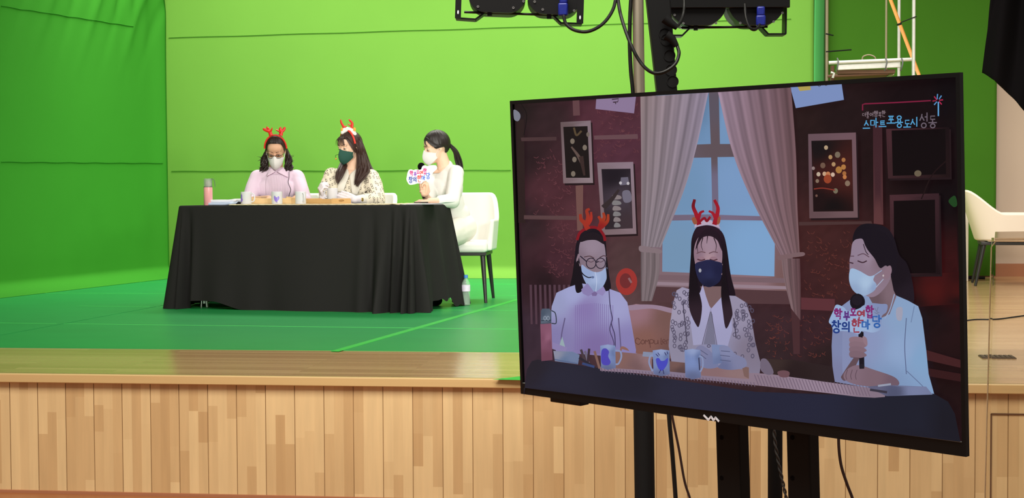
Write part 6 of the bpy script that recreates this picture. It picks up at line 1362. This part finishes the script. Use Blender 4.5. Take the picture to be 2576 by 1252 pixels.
mcp = [h2(-.078, .0, -.02), h2(-.080, -.06, -.045), h2(-.060, -.118, -.05), h2(-.044, -.135, -.062), h2(-.040, -.136, -.078)]
MB().tube(crv(mcp, 5), .0016, 6).build('headset_boom', M['cable'], p2); mb = MB(); mb.ell(mcp[-1], (.007, .007, .007)); mb.build('headset_microphone', M['tan_felt'], p2)
d_ = (el[1] - wr[1]).normalized(); wc = wr[1] + d_ * .045
wo = MB().lathe([(.0295, -.008), (.031, -.006), (.031, .006), (.0295, .008), (.028, .006), (.028, -.006), (.0295, -.008)], wc, 28, 0, d_.to_track_quat('Z', 'Y').to_matrix()).build('watch', M['soft_black'], p2)
tn = (-_f - d_ * (-_f).dot(d_)).normalized(); MB().lathe([(.014, 0), (.014, .005), (.012, .007), (.0001, .007)], wc + tn * .028, 20, 0, tn.to_track_quat('Z', 'Y').to_matrix()).build('watch_face', M['gold'], wo)
mug((mgc.x, mgc.y, mgc.z), 170, 'plain white mug held by the gloved hands above the tan tray')

# ---- person with the ponytail, white jacket, microphone
D3 = 11.5
p3 = person('seated person with a black ponytail, white mask and white jacket, in profile, holding a microphone', (P(1135, 600, D3 + .1).x, P(1135, 600, D3 + .1).y, S))
h3 = Head(P(1097, 370, D3), -60, 13, 0, .90)
pel = P(1139, 600, D3 + .10); pel.z = S + .555; nk = P(1116, 414, D3 + .03)
sh = [P(1096, 441, D3 + .14), P(1147, 435, D3 - .04)]; el = [P(1078, 506, D3 - .14), P(1139, 506, D3 - .26)]; wr = [P(1067, 487, D3 - .28), P(1080, 506, D3 - .40)]
bd = MB(); h3.skull(bd); bd.cap(h3(0, .025, -.06), nk, .046, .052); bd.cap(nk, P(1120, 436, D3 + .04), .05, .07)
ch = P(1126, 470, D3 + .04); RB = rotz(-52)
bd.ell(ch, (.125, .085, .14), RB); bd.ell(P(1133, 536, D3 + .07), (.115, .085, .15), RB); bd.ell(pel, (.15, .115, .10), RB); bd.cap(sh[0], sh[1], .044, .044)
for q in (0, 1): bd.chain([sh[q], el[q], wr[q]], [.042, .034, .0245])
mtop = P(1060, 419, D3 - .30); mbot = P(1066.5, 498, D3 - .27); mdir = (mtop - mbot).normalized(); grip = mbot.lerp(mtop, .36)
hv = (P(1066, 470, D3 - .31) - wr[0])
hand(bd, wr[0] + _x * .012, P(1069, 466, D3 - .285) - wr[0], (-.9, -.35, .1), -1, [1.15, 1.2, 1.2, 1.2], .88, .25)
for i in range(4):                                    # four fingers wrapped round the handle
    c_ = grip + mdir * (.030 - .0205 * i); pts = []
    for a in (-35, 20, 75, 130, 185, 225): pts.append(c_ + _x * (.0225 * math.cos(math.radians(a))) - _f * (.0215 * math.sin(math.radians(a))) - mdir * .0016 * (a + 35) / 60)
    bd.chain(pts, [.0098, .0098, .0095, .009, .0085, .008])
bd.chain([wr[0] + _x * .01, grip + _x * .028 + _f * .006 - mdir * .03, grip + _x * .026 - _f * .002 + mdir * .02], [.024, .022, .017])
bd.chain([grip + _x * .026 - _f * .012 + mdir * .0, grip + _x * .020 - _f * .024 + mdir * .03, grip + _x * .006 - _f * .027 + mdir * .048], [.013, .011, .0085])
hand(bd, wr[1], P(1046, 506.5, D3 - .42) - wr[1], (0, .15, -1), -1, [.38, .45, .5, .55], .9, .3)
legs_(bd, pel, -22, knee=.40); bd.blob('body', .0042, M['skin_pale'], p3, 5)
p3['_skin'] = 'skin_pale'; face(h3, p3); mask(h3, p3, M['mask_white'], .018)
sw = MB(); sw.ell(ch, (.142, .105, .15), RB); sw.ell(P(1131, 526, D3 + .06), (.132, .108, .17), RB); sw.ell(P(1110, 476, D3 - .0), (.095, .075, .085), RB)
sw.cap(P(1108, 440, D3 + .07), P(1136, 434, D3 + .0), .060, .060); sw.cap(P(1126, 416, D3 + .04), P(1124, 434, D3 + .03), .040, .066); sw.ell(pel + Vector((0, 0, .10)), (.15, .12, .11), RB)
sw.chain([sh[1], sh[1].lerp(el[1], .5), el[1], el[1].lerp(wr[1], .52)], [.058, .058, .052, .042]); sw.chain([sh[0], sh[0].lerp(el[0], .5), el[0].lerp(sh[0], .12)], [.056, .052, .046])
s3 = sw.blob('jacket', .006, M['white_cloth'], p3, 6, wrinkle(14, .008, 24))
tl = MB(); tl.ell(pel + Vector((0, 0, .02)), (.17, .135, .115), RB); legs_(tl, pel, -22, .082, .40, grow=.018, foot=False)
tl.blob('skirt', .008, M['skirt'], p3, 5, wrinkle(21, .008, 20)); shoes_(p3, pel, -22, .40)
patch(s3, [(1094, 412), (1091, 424), (1090, 436), (1104, 435), (1117, 424), (1128, 408)], 'neckline', M['skin_pale'], p3, .008, 10, 8, .003)
hm = hair_cap(h3, p3, M['hair_black'], .066, -.012, (38, 66), 0, 1.04)
HB = random.Random(12)
tie = h3(0, .112, .008)
for i in range(36):
    a = HB.uniform(-1, 1); b = HB.random(); base_ = tie + Vector((HB.uniform(-.008, .008), HB.uniform(-.008, .008), HB.uniform(-.012, .012)))
    lock(hm, [base_, base_.lerp(P(1146 + 5 * a, 379 + 4 * b, D3 + .05), 1), P(1153 + 8 * a, 402, D3 + .06 + .03 * b), P(1158 + 7 * a, 422, D3 + .05 + .03 * b), P(1163 + 2.5 * a, 438 + 8 * b, D3 + .03)], .0105, .004, 0, 1, .7)
mb2 = hm
for i in range(10):
    t = i / 10; lock(hm, [h3(.02 + .02 * t, -.075, .095), h3(.055 + .015 * t, -.07 + .02 * t, .055), h3(.076 + .006 * t, -.045 + .04 * t, .018), h3(.084, -.005 + .045 * t, -.008)], .011, .007)
for i in range(3): lock(hm, [h3(.01 + .01 * i, -.085, .085), h3(.03 + .008 * i, -.100, .055), h3(.046 + .006 * i, -.094, .028)], .003, .001)
hm.build('hair', M['hair_black'], p3)
mb = MB(); mb.lathe([(.016, -.007), (.020, 0), (.016, .007), (.012, .007), (.012, -.007), (.016, -.007)], tie, 20, 0, (h3.R @ Matrix.Rotation(math.radians(-90), 3, 'X'))); mb.build('hair_tie', M['soft_black'], p3)
# microphone with the lettered sign
mc = thing('microphone', 'black hand microphone with a white lettered sign, held upright by the person in white', 'microphone', mbot)
Rm = mdir.to_track_quat('Z', 'Y').to_matrix(); L = (mtop - mbot).length
MB().lathe([(.010, 0), (.012, .004), (.0125, .05), (.0165, L - .045), (.020, L - .028), (.0001, L - .028)], mbot, 28, 0, Rm).build('handle', M['soft_black'], mc)
MB().lathe([(.0215, L - .030), (.0225, L - .026), (.0225, L - .020), (.0215, L - .018)], mbot, 28, 0, Rm).build('collar_ring', M['black'], mc)
mb = MB(); mb.ell(mtop, (.0275, .0275, .030), Rm); mb.build('windscreen', M['drape'], mc)
DS = D3 - .335
def sp(u, v, off=0): return P(1026 + u * 59, 424 + v * 37 + u * -3.5, DS - off)
ol = [(-.02, .30), (.04, .10), (.14, .06), (.24, .12), (.34, .08), (.46, .12), (.56, .10), (.62, -.10), (.72, -.16), (.84, -.10), (.98, -.14), (1.20, -.10), (1.24, .12), (1.12, .30), (1.02, .50), (1.00, .84), (.88, .98), (.76, .90), (.66, .94), (.58, 1.06), (.42, 1.04), (.26, 1.10), (.08, 1.10), (.0, .96), (-.06, .72), (-.04, .5)]
ol = [(q.x, q.y) for q in crv([Vector((u, v, 0)) for u, v in ol + ol[:1]], 4)][:-1]
n = len(ol); f_ = [sp(u, v) for u, v in ol]; b_ = [sp(u, v, -.006) for u, v in ol]
sg = MB().add(f_ + b_, [tuple(range(n)), tuple(range(n, 2 * n))[::-1]] + [(i, (i + 1) % n, n + (i + 1) % n, n + i) for i in range(n)]).build('sign_board', M['sign_white'], mc, smooth=False)
inks = {}
def sd2(pts, ink, key):
    k = len(pts); pl = [sp(u, v, .0012) for u, v in pts]; mb = inks.setdefault(key, MB()); vs = []
    for i, p in enumerate(pl):
        d_ = (pl[min(i + 1, k - 1)] - pl[max(i - 1, 0)]).normalized(); nn = d_.cross(_f).normalized() * .0029
        e_ = d_ * .0016 * (-1 if i == 0 else 1 if i == k - 1 else 0); vs += [p + nn + e_, p - nn + e_]
    mb.add(vs, [(2 * i, 2 * i + 1, 2 * i + 3, 2 * i + 2) for i in range(k - 1)])
sign(sd2)
INKN = dict(m='magenta', v='violet', r='red', n='navy', b='blue2')
for k_, mb in inks.items(): mb.build('letter', M['ink_' + INKN[k_[0]]], sg, smooth=False, fix=False)
mb = MB(); mb.tube([mbot.lerp(mtop, .62) , sp(.6, .5, -.004)], .006, 8); mb.build('sign_clip', M['black'], mc)
for p_ in (p1, p2, p3):
    del p_['_skin']
